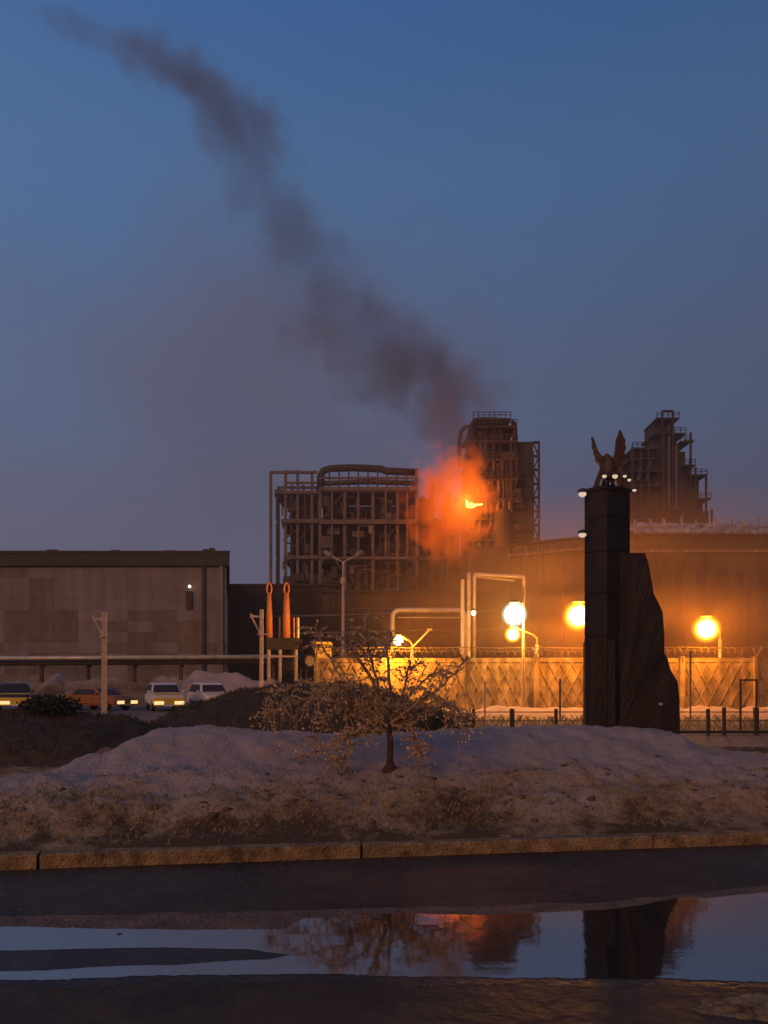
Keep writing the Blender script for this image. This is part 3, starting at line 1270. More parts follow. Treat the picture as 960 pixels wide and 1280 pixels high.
# utility poles with triangular brackets
def upole(px, y0, y1, Y, label, w):
    b0 = W(px, y1, Y)
    b0.z = -.1
    t0 = W(px + .6, y0, Y)
    root = empty('bracket_pole', b0, label, 'pole', 'pale poles with triangular brackets')
    bm = NB()
    bar(bm, b0, t0, w)
    obj('post', bm, 'pole', root)
    k = Y / F
    e = t0 + Vector((-13 * k, 0, -8 * k))
    bm = NB()
    bar(bm, t0 + Vector((-.1, -.01, -9 * k)), e, w * .6)
    obj('crossarm', bm, 'pole', root)
    bm = NB()
    bar(bm, e, t0 + Vector((-.05, .01, -31 * k)), w * .5)
    obj('brace', bm, 'pole', root)
    bm = NB()
    bar(bm, e + Vector((0, .015, -.1)), e + Vector((0, .015, 3 * k)), w * .7)
    obj('insulator', bm, 'pole', root)
    bm = NB()
    bar(bm, t0 + Vector((-.2, -.16, -31 * k)), t0 + Vector((14 * k if px > 200 else .2, -.16, -31 * k)), w * .4)
    obj('tie', bm, 'pole', root)
    return root


upole(130, 765, 893, 38.5, 'pale pole with a triangular bracket standing between the parked cars', .22)
upole(326.5, 762, 870, 40, 'pale pole with a triangular bracket beside the two orange stakes', .18)

# platform with the two orange stakes
PY = 43
pb = W(360, 880, PY)
pb.z = 0
plat = empty('raised_platform', pb, 'dark raised platform on pale legs with two tall orange stakes and thin rods', 'platform')
bm = NB()
boxb(bm, W(333, 812, PY - 1), W(378, 800, PY + 1))
obj('deck', bm, 'iron', plat)
bm = NB()
boxb(bm, W(352, 838, PY - .6), W(370, 812.2, PY + .5))
obj('machine_box', bm, 'iron', plat)
for px in (336, 350, 370):
    bm = NB()
    a = W(px, 812, PY - .9)
    tube(bm, [(a.x, a.y, -.1), a], .10, 8)
    obj('leg', bm, 'pole', plat)
bm = NB()
bar(bm, W(336.5, 820.5, PY - .95), W(372, 820.5, PY - .95), .1)
obj('rail', bm, 'pole', plat)
for px, lean in ((337, -1), (358, .4)):
    bm = NB()
    w = .19 if px < 345 else .23
    tube(bm, [W(px, 801, PY), W(px + lean * .3, 770, PY), W(px + lean * .5, 742, PY)], [w, w * .9, w * .6], 8)
    st = obj('stake', bm, 'orange', plat, smooth=True)
    bm = NB()
    lp = [W(px + lean * .5 + 3 * math.sin(a) * (1 - .2 * math.cos(a)), 735.5 - 7 * math.cos(a), PY) for a in [2 * math.pi * i / 14 for i in range(15)]]
    tube(bm, lp, .05, 5)
    obj('loop', bm, 'orange', st)
for px, y0, mt in ((349.5, 772, 'steel'), (367.5, 772, 'orange'), (372.5, 772, 'pipe')):
    bm = NB()
    tube(bm, [W(px, 801, PY), W(px, y0, PY)], .09 if mt == 'pipe' else .06, 6)
    obj('rod', bm, mt, plat)
kb = W(404, 880, 42.4)
kb.z = 0
kio = empty('guard_booth', kb, 'small yellow lit booth between the platform and the concrete fence', 'booth')
bm = NB()
boxb(bm, (W(395, 0, 42).x, 41.6, 0), (W(413, 0, 42).x, 42.9, W(0, 806, 42).z))
obj('wall', bm, 'yellow', kio)
bm = NB()
boxb(bm, (W(391, 0, 42).x, 41.4, W(0, 805.8, 42).z), (W(414, 0, 42).x, 43.1, W(0, 803, 42).z))
obj('roof', bm, 'yellow', kio)
bm = NB()
boxb(bm, (W(403, 0, 42).x, 41.57, 1.4), (W(410, 0, 42).x, 41.62, 2.6))
obj('window', bm, 'glass', kio)
bm = NB()
boxb(bm, (W(396, 0, 42).x, 41.56, .1), (W(402, 0, 42).x, 41.61, 2.3))
obj('door', bm, 'panel_brown', kio)
# upright metal barrel-ended tank by the booth
tk = W(387, 880, 44)
tk.z = 0
tank = empty('small_tank', tk, 'small dark horizontal tank with a pale end beside the platform', 'tank')
bm = NB()
tube(bm, [W(372, 826, 45), W(386, 826, 43.6)], .42, 14)
obj('drum', bm, 'iron', tank, smooth=False)
bm = NB()
tube(bm, [W(386.2, 826, 43.59), W(386.9, 826, 43.52)], .30, 14)
obj('end_plate', bm, 'pipe', tank)
for s in (0, 1):
    bm = NB()
    a = W(376 + s * 7, 834, 44.6 - s * .7)
    bar(bm, (a.x, a.y, -.1), a, .14)
    obj('leg', bm, 'steel', tank)

# ------------------------------------------------------------------ parked cars
def car(px, py, Y, rz, label, paint, front, kind='suv', lights=(1, 1)):
    p = W(px, py, Y)
    p.z = -.008
    root = empty('parked_car', p, label, 'car', 'cars parked behind the snow bank')
    root.rotation_euler.z = rz
    if kind == 'suv':
        L, Wd, hb, hr = 4.4, 1.82, .98, 1.68
        low = [(-2.2, .35), (-2.2, .80), (-1.95, .98), (-1.2, 1.04), (2.12, 1.06), (2.2, .6), (2.2, .35)]
        cab = [(-1.15, 1.04), (-.55, 1.62), (.4, 1.70), (1.75, 1.62), (2.1, 1.06)]
    else:
        L, Wd, hb, hr = 4.4, 1.74, .85, 1.42
        low = [(-2.2, .30), (-2.2, .68), (-1.9, .82), (-1.0, .90), (1.6, .94), (2.2, .86), (2.2, .3)]
        cab = [(-1.0, .90), (-.35, 1.36), (.35, 1.42), (1.05, 1.36), (1.75, .93)]
    bm = NB()
    prism(bm, [(-Wd / 2, y, z) for y, z in low], (Wd, 0, 0))
    bmesh.ops.bevel(bm, geom=bm.edges[:], offset=.11, segments=3, affect='EDGES')
    obj('body', bm, paint, root, smooth=False, local=True)
    bm = NB()
    n = len(cab)
    a = [bm.verts.new((-Wd / 2 + (.03 if i in (0, n - 1) else .17), y, z - .005)) for i, (y, z) in enumerate(cab)]
    c = [bm.verts.new((Wd / 2 - (.03 if i in (0, n - 1) else .17), y, z - .005)) for i, (y, z) in enumerate(cab)]
    bm.faces.new(a)
    bm.faces.new(c[::-1])
    for i in range(n):
        bm.faces.new((a[i], a[(i + 1) % n], c[(i + 1) % n], c[i]))
    bmesh.ops.bevel(bm, geom=bm.edges[:], offset=.07, segments=2, affect='EDGES')
    obj('cabin', bm, paint, root, local=True)
    # glass set into the cabin
    (y0, z0), (y1, z1) = cab[0], cab[1]
    nrm = Vector((0, -(z1 - z0), (y1 - y0))).normalized()
    bm = NB()
    q = []
    for t_, w in ((.12, Wd / 2 - .14), (.88, Wd / 2 - .24)):
        yy, zz = y0 + (y1 - y0) * t_, z0 + (z1 - z0) * t_
        q.append((w, yy, zz))
    prism(bm, [Vector((-q[0][0], q[0][1], q[0][2])) + nrm * .004, Vector((q[0][0], q[0][1], q[0][2])) + nrm * .004,
               Vector((q[1][0], q[1][1], q[1][2])) + nrm * .004, Vector((-q[1][0], q[1][1], q[1][2])) + nrm * .004], nrm * .012)
    obj('windscreen', bm, 'glass', root, local=True)
    for s in (-1, 1):
        bm = NB()
        yb, ye = cab[0][0] + .35, cab[-1][0] - .3
        zt2 = cab[2][1] - .12
        zb = cab[0][1] + .08
        xb, xt = s * (Wd / 2 - .055), s * (Wd / 2 - .155)
        prism(bm, [(xb, yb, zb), (xb, ye, zb), (xt, ye - .35, zt2), (xt, yb + .45, zt2)], (s * .03, 0, .0))
        obj('side_window', bm, 'glass', root, local=True)
        bm = NB()
        box(bm, (s * (Wd / 2 + .09), cab[0][0] + .3, z0 + .12), (.16, .1, .12), bev=.02)
        obj('mirror', bm, paint, root, local=True)
    # front: hood panel, bumper, grille, plate
    bm = NB()
    box(bm, (0, low[0][0] - .06, low[1][1] - .24), (Wd - .9, .05, .10), bev=.01)
    obj('grille', bm, 'paint_dark', root, local=True)
    bm = NB()
    box(bm, (0, low[0][0] - .045, (low[1][1] + .30) / 2), (Wd - .06, .12, low[1][1] - .30), bev=.04)
    obj('bumper', bm, front, root, local=True)
    bm = NB()
    prism(bm, [(-Wd / 2 + .12, low[2][0] + .05, low[2][1] + .012), (Wd / 2 - .12, low[2][0] + .05, low[2][1] + .012),
               (Wd / 2 - .16, low[3][0], low[3][1] + .012), (-Wd / 2 + .16, low[3][0], low[3][1] + .012)], (0, 0, .012))
    obj('hood', bm, front, root, local=True)
    bm = NB()
    box(bm, (0, low[0][0] - .112, .36), (.50, .012, .11))
    obj('number_plate', bm, 'paint_pale', root, local=True)
    for s, on in zip((-1, 1), lights):
        bm = NB()
        box(bm, (s * (Wd / 2 - .33), low[0][0] - .10, .50), (.56, .06, .20), bev=.02)
        obj('headlight', bm, 'head' if on else 'glass', root, local=True)
        for yy in (-1.35, 1.35):
            bm = NB()
            prof = [(0, .0), (.32, .0), (.34, .03), (.34, .19), (.32, .22), (0, .22)]
            rings = []
            for i in range(16):
                aa = 2 * math.pi * i / 16
                rings.append([bm.verts.new((s * (Wd / 2 - .21 + d), yy + r_ * math.cos(aa), .335 + r_ * math.sin(aa))) for r_, d in prof[1:-1]])
            for i in range(16):
                a_, b_ = rings[i], rings[(i + 1) % 16]
                for k in range(3):
                    bm.faces.new((a_[k], b_[k], b_[k + 1], a_[k + 1]))
            bm.faces.new([r_[0] for r_ in rings])
            bm.faces.new([r_[-1] for r_ in rings][::-1])
            wh = obj('wheel', bm, 'rubber', root, local=True)
            bm = NB()
            tube(bm, [(s * (Wd / 2 + .012), yy, .335), (s * (Wd / 2 + .025), yy, .335)], [.2, .17], 12)
            obj('rim', bm, 'silver', wh, local=True)
    return root


car(205, 888, 45.5, R(24), 'silver estate car with a dark windscreen and yellow lit front right of the bracket pole', 'paint_silver', 'lamplit_yellow')
car(262, 882, 48.5, R(30), 'pale hatchback half hidden behind the dark grassy mound', 'paint_pale', 'paint_pale', lights=(0, 0))
car(125, 886, 46, R(64), 'dark orange saloon car behind the foot of the bracket pole', 'paint_orange', 'paint_orange', 'saloon')
car(18, 887, 46, R(28), 'dark car with lit headlights at the left edge of the car park', 'paint_dark', 'lamplit_yellow', lights=(1, 0))

# ------------------------------------------------------------------ pipeline and pipe bends
LY = 70
pl_ = W(120, 880, LY)
pl_.z = 0
pipe = empty('pipeline', pl_, 'long pale pipeline on low supports in front of the long warehouse', 'pipeline')
bm = NB()
tube(bm, [W(-200, 824, LY), W(100, 822.5, LY), W(345, 821, LY)], .22, 10)
obj('pipe', bm, 'pipe', pipe, smooth=True)
bm = NB()
tube(bm, [W(-200, 830, LY + .6), W(345, 827, LY + .6)], .26, 10)
obj('lower_pipe', bm, 'dark_steel', pipe, smooth=True)
for px in range(-180, 346, 58):
    bm = NB()
    a = W(px, 833, LY + .3)
    bar(bm, (a.x, a.y, -.1), a, .3)
    bar(bm, a + Vector((0, -.5, .05)), a + Vector((0, .8, .05)), .22)
    obj('support', bm, 'dark_steel', pipe)


def pipe_bend(label, pts, Y, r, mt='pipe', extra=(), rb=.5):
    P = [W(x, y, Y) for x, y in pts]
    b0 = Vector((P[0].x, Y, 0))
    root = empty('pipe_portal', b0, label, 'pipe')
    bm = NB()
    Q = []
    for i, p in enumerate(P):
        if 0 < i < len(P) - 1:
            d0, d1 = (P[i - 1] - p).normalized(), (P[i + 1] - p).normalized()
            rr_ = min(rb, (P[i - 1] - p).length * .4, (P[i + 1] - p).length * .4)
            for t_ in (0, .25, .5, .75, 1):
                a, c = p + d0 * rr_, p + d1 * rr_
                Q.append(a.lerp(p, t_).lerp(p.lerp(c, t_), t_))
        else:
            Q.append(p)
    tube(bm, Q, r, 8)
    obj('pipe', bm, mt, root, smooth=True)
    for (xa, ya, xb, yb, w) in extra:
        bm = NB()
        bar(bm, W(xa, ya, Y + .3), W(xb, yb, Y + .3), w)
        obj('strut', bm, mt, root)
    return root


pipe_bend('low pipe loop rising over the fence behind the small tree', [(491, 865), (491, 763), (582, 763), (582, 865)], 50, .17, extra=((497, 772, 582, 772, .06),))
pipe_bend('tall pipe portal with a bright top bar above the white mast lamp', [(593, 868), (593, 718), (655, 721.5), (655, 745)], 47, .11,
          extra=((586, 716, 586, 865, .2), (578, 725, 578, 865, .22), (594, 721, 643, 726, .12), (593, 716, 655, 719.6, .1)), rb=.12)
sm = W(592, 766, 46.7)
rt = empty('wall_lamp', sm, 'tiny white lamp on the tall pipe portal', 'lamp')
bm = NB()
ball(bm, sm, .15, 2, (1, 1, 1.2))
obj('globe_glow', bm, 'small_lamp', rt, smooth=True)
bm = NB()
lathe(bm, sm, [(.16, .12), (.1, .25), (.03, .3)], 10)
obj('cap', bm, 'steel', rt)

# ------------------------------------------------------------------ long warehouse at the left
BY = 90.0
bw0, bw1 = -70.0, W(284, 0, BY).x
ztop, zroof = W(0, 708, BY).z, W(0, 690, BY).z
wh_ = empty('warehouse', ((bw0 + bw1) / 2, BY, 0), 'long low warehouse clad in brown patchwork panels under a dark flat roof', 'warehouse')
bm = NB()
prism(bm, [(bw0, BY + .08, -.1), (bw1 - .05, BY + .08, -.1), ((bw1 - .05) * 1.34, BY + 30, -.1), (bw0, BY + 30, -.1)], (0, 0, ztop + .1))
obj('wall', bm, 'dark_wall', wh_)
bm = NB()
xe = W(288, 0, BY).x
prism(bm, [(bw0 - .5, BY - .5, ztop + .004), (xe, BY - .5, ztop + .004), (xe * 1.345, BY + 30.5, ztop + .004), (bw0 - .5, BY + 30.5, ztop + .004)], (0, 0, zroof - ztop - .004))
rf_ = obj('roof', bm, 'roof', wh_)
bm = NB()
boxb(bm, (bw0 - .6, BY - .62, zroof - .25), (W(289, 0, BY).x, BY - .505, zroof + .06))
obj('gutter', bm, 'dark_steel', rf_)
bm = NB()
box(bm, (0, 0, 0), (2.992, .12, 1.340), bev=.006)
pm = []
for mm_ in ('panel', 'panel_brown', 'panel_pale'):
    me = bpy.data.meshes.new('panel_mesh')
    bm.to_mesh(me)
    me.materials.append(M[mm_])
    pm.append(me)
bm.free()
rowsn = 12
ph = (ztop - .2) / rowsn
xr = bw1 - .1
cnt = 0
for j in range(rowsn):
    z = .1 + ph * (j + .5)
    for i in range(18):
        x = xr - 1.5 - i * 3.0
        if x < -56:
            break
        px = 480 + x * F / BY
        py = HZ - (z - EYE) * F / BY
        k = 0
        if (px < 34 and 700 < py < 728) or (48 < px < 74 and 716 < py < 736) or (22 < px < 55 and 735 < py < 746) or (0 < px < 25 and 760 < py < 772) \
                or (65 < px < 95 and 700 < py < 713) or (25 < px < 52 and 752 < py < 764):
            k = 1
        elif random.random() < .08:
            k = 2
        elif py > 768 and random.random() < .55 + .3 * math.sin(px * .04):
            k = 1
        piece('cladding_panel', pm[k], wh_, (x, BY - .0 + random.uniform(-.015, .015), z), (1, 1, ph / 1.345))
        cnt += 1
for px, w, mt in ((255, .35, 'dark_steel'), (277, .5, 'panel')):
    bm = NB()
    a = W(px, 0, BY)
    boxb(bm, (a.x - w / 2, BY - .4, .3), (a.x + w / 2, BY - .07, ztop))
    obj('downpipe' if px == 255 else 'pilaster', bm, mt, wh_)
bm = NB()
a = W(237, 0, BY)
boxb(bm, (a.x - .35, BY - .3, W(0, 762, BY).z), (a.x + .35, BY - .07, W(0, 739, BY).z))
obj('switch_box', bm, 'dark_steel', wh_)
sm = W(237, 733, BY - .6)
rt = empty('wall_lamp', sm, 'tiny warm lamp lit on the right part of the warehouse wall', 'lamp')
bm = NB()
ball(bm, sm, .17, 2)
obj('globe_glow', bm, 'small_lamp', rt, smooth=True)
bm = NB()
bar(bm, sm + Vector((0, .05, .2)), sm + Vector((0, .55, .25)), .12)
obj('bracket', bm, 'steel', rt)

for px, w, h in ((60, 1.2, .5), (140, .9, .45), (255, .8, .55), (262, .5, .7), (210, 1.6, .4)):
    a = W(px, 690, BY)
    bm = NB()
    boxb(bm, (a.x - w / 2, BY + 1, zroof + .002), (a.x + w / 2, BY + 2, zroof + h))
    obj('roof_vent', bm, 'dark_steel', rf_)
# ------------------------------------------------------------------ dark sheds between the warehouse and the plant
def shed(name, x0p, x1p, ytop, Y, depth, label, m, ribs=0, win=()):
    a, c = W(x0p, ytop, Y), W(x1p, ytop, Y)
    root = empty(name, ((a.x + c.x) / 2, Y, 0), label, 'building')
    bm = NB()
    boxb(bm, (a.x, Y, -.1), (c.x, Y + depth, a.z - .35))
    obj('wall', bm, m, root)
    bm = NB()
    boxb(bm, (a.x - .3, Y - .3, a.z - .346), (c.x + .3, Y + depth + .3, a.z))
    obj('roof', bm, 'roof', root)
    for i in range(ribs):
        x = a.x + (c.x - a.x) * (i + .5) / ribs
        bm = NB()
        boxb(bm, (x - .15, Y - .2, -.05), (x + .15, Y - .004, a.z - .36))
        obj('pilaster', bm, m, root)
    for (xp0, yp0, xp1, yp1) in win:
        bm = NB()
        p0, p1 = W(xp0, yp0, Y), W(xp1, yp1, Y)
        boxb(bm, (p0.x, Y - .06, p1.z), (p1.x, Y + .05, p0.z))
        f_ = obj('window', bm, 'steel', root)
        bm = NB()
        boxb(bm, (p0.x + .15, Y - .09, p1.z + .15), (p1.x - .15, Y - .065, p0.z - .15))
        obj('pane', bm, 'glass', f_)
    return root


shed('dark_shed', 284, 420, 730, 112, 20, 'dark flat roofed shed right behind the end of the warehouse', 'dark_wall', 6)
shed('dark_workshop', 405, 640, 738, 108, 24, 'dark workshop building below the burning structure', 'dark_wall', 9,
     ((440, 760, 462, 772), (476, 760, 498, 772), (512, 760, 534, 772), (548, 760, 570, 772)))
for (yp, lab) in ((768, 'upper'), (790, 'lower')):
    q = W(300, yp, 100)
    r_ = empty('overhead_pipe', (q.x, 100, 0), f'{lab} thin pipe running along the front of the dark workshop', 'pipe')
    bm = NB()
    tube(bm, [W(290, yp + 4, 100), W(640, yp - 4, 100)], .16, 8)
    obj('pipe', bm, 'steel', r_, smooth=True)
    for px in (310, 400, 480, 560, 635):
        bm = NB()
        a = W(px, yp + 2, 100.3)
        bar(bm, (a.x, 100.3 + (.3 if lab == 'upper' else 0), 0), a + Vector((0, (.3 if lab == 'upper' else 0), 0)), .2)
        obj('support', bm, 'dark_steel', r_)

# ------------------------------------------------------------------ burning process structure
FY = 150.0
k150 = FY / F


def RP(px, py, dy=0.0):
    p = W(px, py, FY)
    p.y += dy
    return p


rack = empty('process_structure', RP(430, 865), 'open steel process structure of decks and columns beside the fire', 'plant')


def part_bar(parent, name, a, c, w, m, h=None):
    bm = NB()
    bar(bm, a, c, w, h)
    return obj(name, bm, m, parent)


for dy in (0, 11):
    for px, yt in ((338.5, 590), (357, 588), (372, 588), (390, 590), (400, 612), (431, 612), (466, 612), (497, 612), (521, 586)):
        x = RP(px, 0).x
        w = .62 if 400 <= px else .55
        a = RP(px, yt, dy)
        part_bar(rack, 'column', (x, a.y, -.1), a, w, 'steel' if dy == 0 else 'dark_steel')
for dy in (-.3, 11.3):
    for (xa, xb, yy, w) in ((338, 397, 591, .5), (357, 397, 604, .4), (345, 398, 616, .6), (352, 398, 652, .8), (355, 398, 697, .7), (355, 398, 735, .6),
                            (399, 521, 612, .75), (399, 521, 653, .9), (399, 521, 698, .55), (399, 521, 740, .5), (399, 521, 598, .4)):
        part_bar(rack, 'beam', RP(xa, yy, dy), RP(xb, yy + (0 if xa > 340 else 0), dy), w, 'steel' if dy < 0 else 'dark_steel')
for (xa, xb, yy) in ((345, 398, 617), (352, 398, 654), (355, 398, 699), (399, 522, 614), (399, 522, 655), (399, 522, 700), (399, 522, 742)):
    bm = NB()
    a, c = RP(xa, yy, .5), RP(xb, yy, 10.5)
    boxb(bm, (a.x, a.y, a.z - .45), (c.x, c.y, c.z))
    obj('deck', bm, 'dark_steel', rack)
# top arch pipe and rails
for dy in (1.5,):
    bm = NB()
    tube(bm, [RP(400, 612, dy), RP(400, 593, dy), RP(403, 586, dy), RP(412, 583, dy), RP(440, 582, dy), RP(476, 583.5, dy), RP(482, 586, dy), RP(522, 588, dy)], .75, 8)
    obj('header_pipe', bm, 'dark_steel', rack, smooth=True)
    bm = NB()
    tube(bm, [RP(404, 600, dy + 1), RP(460, 598, dy + 1), RP(522, 600, dy + 1)], .55, 8)
    obj('header_pipe', bm, 'vessel', rack, smooth=True)
for px in (412, 424, 436, 448, 460, 472, 484, 496, 508):
    part_bar(rack, 'stanchion', RP(px, 612, -.3), RP(px, 590 + (px > 480) * 4, -.3), .3, 'dark_steel')
# bracing and secondary posts
for xa, ya, xb, yb in ((400, 653, 431, 614), (466, 698, 497, 655), (358, 697, 390, 654), (431, 740, 466, 700), (497, 740, 521, 700)):
    part_bar(rack, 'brace', RP(xa, ya, .2), RP(xb, yb, .2), .35, 'dark_steel')
for px in (415, 448, 482, 509):
    for ya, yb in ((653, 614), (698, 655)):
        if random.random() < .8:
            part_bar(rack, 'post', RP(px, ya, -.1), RP(px, yb, -.1), .4, 'steel')
for px in (346, 364, 381):
    for ya, yb in ((652, 618), (697, 654), (735, 699)):
        part_bar(rack, 'post', RP(px, ya, -.1), RP(px, yb, -.1), .35, 'dark_steel')
# vessels, drums and pipe runs inside the bays
bays = [((400, 431), (431, 466), (466, 497), (497, 521)), ((358, 390),)]
for yb, yt in ((653, 618), (697, 660), (739, 704)):
    for xa, xb in bays[0] + bays[1]:
        for q in range(2):
            cx = random.uniform(xa + 7, xb - 7)
            r_ = random.uniform(1.0, 2.2)
            dy = random.uniform(3, 8)
            bm = NB()
            if random.random() < .55:
                c0 = RP(cx, yb, dy)
                hgt = (yb - yt) * k150 * random.uniform(.5, .95)
                lathe(bm, c0, [(r_ * .4, 0.1), (r_, .6), (r_, hgt - .6), (r_ * .4, hgt)], 14)
            else:
                c0 = RP(cx, yb - random.uniform(10, 22), dy)
                hl = (xb - xa) * k150 * .4
                tube(bm, [c0 - Vector((hl, 0, 0)), c0 - Vector((hl - .5, 0, 0)), c0 + Vector((hl - .5, 0, 0)), c0 + Vector((hl, 0, 0))], [r_ * .4, r_, r_, r_ * .4], 12)
            obj('vessel', bm, random.choice(('vessel', 'dark_steel', 'dark_steel')), rack, smooth=False)
        for q in range(3):
            y_ = random.uniform(yt, yb - 4)
            dy = random.uniform(.8, 2.5)
            bm = NB()
            x1 = random.uniform(xa + 4, xb - 4)
            tube(bm, [RP(xa, y_, dy), RP(x1, y_, dy), RP(x1, yb, dy)], random.uniform(.15, .35), 6)
            obj('pipe', bm, random.choice(('steel', 'vessel', 'dark_steel')), rack)
for _ in range(110):
    if random.random() < .75:
        px, py = random.uniform(402, 520), random.uniform(618, 738)
    else:
        px, py = random.uniform(358, 396), random.uniform(618, 735)
    dy = random.uniform(-.9, 4)
    q = random.random()
    bm = NB()
    mt_ = random.choice(('dark_steel', 'dark_steel', 'vessel', 'vessel', 'steel', 'panel_pale'))
    if q < .4:
        box(bm, RP(px, py, dy), (random.uniform(.8, 3.4), random.uniform(.6, 1.5), random.uniform(.6, 3.2)))
        obj('equipment', bm, mt_, rack)
    elif q < .75:
        L1, L2 = random.uniform(4, 20), random.uniform(4, 24)
        sg = random.choice((-1, 1))
        tube(bm, [RP(px, py, dy), RP(px + sg * L1, py, dy), RP(px + sg * L1, py + L2, dy)], random.uniform(.12, .3), 6)
        obj('pipe', bm, mt_, rack)
    else:
        bar(bm, RP(px, py, dy), RP(px + random.uniform(-16, 16), py + random.uniform(12, 34), dy), .25)
        obj('brace', bm, mt_, rack)
# lower bays that run on behind the fire to the tower
for dy in (0, 11):
    for px, yt in ((540, 606), (560, 618), (578, 630)):
        part_bar(rack, 'column', (RP(px, 0).x, FY + dy, -.1), RP(px, yt, dy), .8, 'dark_steel')
    for yy in (655, 698, 740):
        part_bar(rack, 'beam', RP(521.5, yy, dy - .3), RP(579, yy, dy - .3), .9, 'dark_steel')
bm = NB()
boxb(bm, RP(521.5, 868, 10.9), RP(579, 640, 11.2))
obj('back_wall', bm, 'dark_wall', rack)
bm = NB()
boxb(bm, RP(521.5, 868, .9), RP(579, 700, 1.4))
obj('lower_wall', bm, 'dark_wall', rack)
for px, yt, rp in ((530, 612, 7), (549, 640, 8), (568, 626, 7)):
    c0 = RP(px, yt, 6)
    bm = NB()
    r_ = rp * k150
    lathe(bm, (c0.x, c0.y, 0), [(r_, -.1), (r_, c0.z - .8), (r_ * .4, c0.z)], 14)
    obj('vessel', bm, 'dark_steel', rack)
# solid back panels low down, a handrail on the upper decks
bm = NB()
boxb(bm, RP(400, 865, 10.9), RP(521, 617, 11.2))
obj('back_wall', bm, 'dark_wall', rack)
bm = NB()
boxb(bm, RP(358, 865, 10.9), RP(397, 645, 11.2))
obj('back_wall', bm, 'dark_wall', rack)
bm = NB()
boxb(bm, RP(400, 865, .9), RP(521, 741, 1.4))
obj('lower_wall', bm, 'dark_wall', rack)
bm = NB()
boxb(bm, RP(343, 620, 0), RP(358, 612, 6))
obj('side_platform', bm, 'dark_steel', rack)

# ------------------------------------------------------------------ column tower beside the fire
tow = empty('column_tower', RP(625, 865), 'tall dark refinery column cluster with platforms right of the fire', 'tower')


def vessel(parent, px, ytop, rpx, dy, m='dark_steel', Y=FY, name='column', yb=868):
    k = Y / F
    c = W(px, ytop, Y)
    c.y += dy
    r_ = rpx * k
    h = c.z
    bm = NB()
    lathe(bm, (c.x, c.y, 0), [(r_ * 1.05, -.1), (r_, 1), (r_, h - r_ * .6), (r_ * .8, h - r_ * .25), (r_ * .35, h)], 20)
    return obj(name, bm, m, parent, smooth=False)


def platform(parent, xa, xb, y, dy0, dy1, Y=FY, rail=True, m='dark_steel'):
    k = Y / F
    a, c = W(xa, y, Y), W(xb, y, Y)
    bm = NB()
    boxb(bm, (a.x, Y + dy0, a.z - .25), (c.x, Y + dy1, a.z + .1))
    pf = obj('platform', bm, m, parent)
    if rail:
        bm = NB()
        n = max(2, int((xb - xa) / 6))
        for i in range(n + 1):
            x = a.x + (c.x - a.x) * i / n
            bar(bm, (x, Y + dy0, a.z + .1), (x, Y + dy0, a.z + 1.3), .14)
        for zz in (.7, 1.25):
            bar(bm, (a.x, Y + dy0 - .02, a.z + zz), (c.x, Y + dy0 - .02, a.z + zz), .12)
        obj('railing', bm, m, pf)
    return pf


vessel(tow, 611, 530, 18, 4)
vessel(tow, 590, 560, 9, 2)
vessel(tow, 632, 545, 9, 3)
vessel(tow, 600, 600, 16, -1, 'vessel')
vessel(tow, 625, 640, 14, -3, 'dark_steel')
for xa, xb, y in ((588, 634, 533), (592, 641, 542), (584, 642, 560), (580, 642, 582), (580, 643, 606), (583, 643, 630), (586, 643, 655), (580, 643, 680), (586, 642, 705)):
    platform(tow, xa, xb, y, -4.5, 7)
platform(tow, 598, 622, 527, 1, 6)
part_bar(tow, 'vent', RP(610.5, 530, 3), RP(610.5, 519, 3), .9, 'dark_steel')
part_bar(tow, 'vent', RP(610, 520.5, 3), RP(615, 520, 3), .6, 'dark_steel')
for pts, r_ in (([(594, 532), (588, 538), (585, 548), (583, 560), (583, 600)], .55), ([(590, 540), (580, 541), (574, 547), (572, 560), (572, 590)], .4),
                ([(592, 545), (584, 553), (577, 566)], .5), ([(636, 534), (640, 540), (640, 570), (637, 640)], .45), ([(603, 540), (603, 690)], .4), ([(622, 545), (622, 700)], .35)):
    bm = NB()
    tube(bm, [RP(x, y, -3.5) for x, y in pts], r_, 8)
    obj('pipe', bm, 'dark_steel', tow, smooth=True)
for px in (588, 634):
    part_bar(tow, 'column_leg', (RP(px, 0).x, FY - 4.3, -.1), RP(px, 536 if 590 < px < 630 else 562, -4.3), .5, 'dark_steel')
for _ in range(60):
    px = random.uniform(582, 642)
    py = random.uniform(535 + 40 * abs(px - 612) / 30, 720)
    bm = NB()
    p0 = RP(px, py, random.uniform(-4, -2))
    box(bm, p0, (random.uniform(1, 3.2), 1.2, random.uniform(1, 3)))
    obj('equipment', bm, random.choice(('dark_steel', 'vessel', 'dark_steel', 'dark_steel')), tow)
for px, yt in ((592, 536), (597, 529), (604, 526), (617, 524), (624, 527), (630, 531), (636, 538), (640, 548)):
    part_bar(tow, 'antenna', RP(px, 560, 2), RP(px + random.uniform(-1, 1), yt, 2), .35, 'dark_steel')
for px, yt, rp in ((598, 534, 8), (624, 536, 9), (584, 575, 6), (640, 560, 4)):
    vessel(tow, px, yt, rp, 0, 'dark_steel')
for _ in range(16):
    px = random.uniform(584, 642)
    ya = random.uniform(540, 640)
    bm = NB()
    x2 = px + random.uniform(-14, 14)
    tube(bm, [RP(px, ya, -4), RP(px, ya + 30, -4), RP(max(582, min(642, x2)), ya + 42, -4), RP(max(582, min(642, x2)), ya + 80, -4)], random.uniform(.2, .45), 6)
    obj('pipe', bm, random.choice(('dark_steel', 'vessel')), tow)
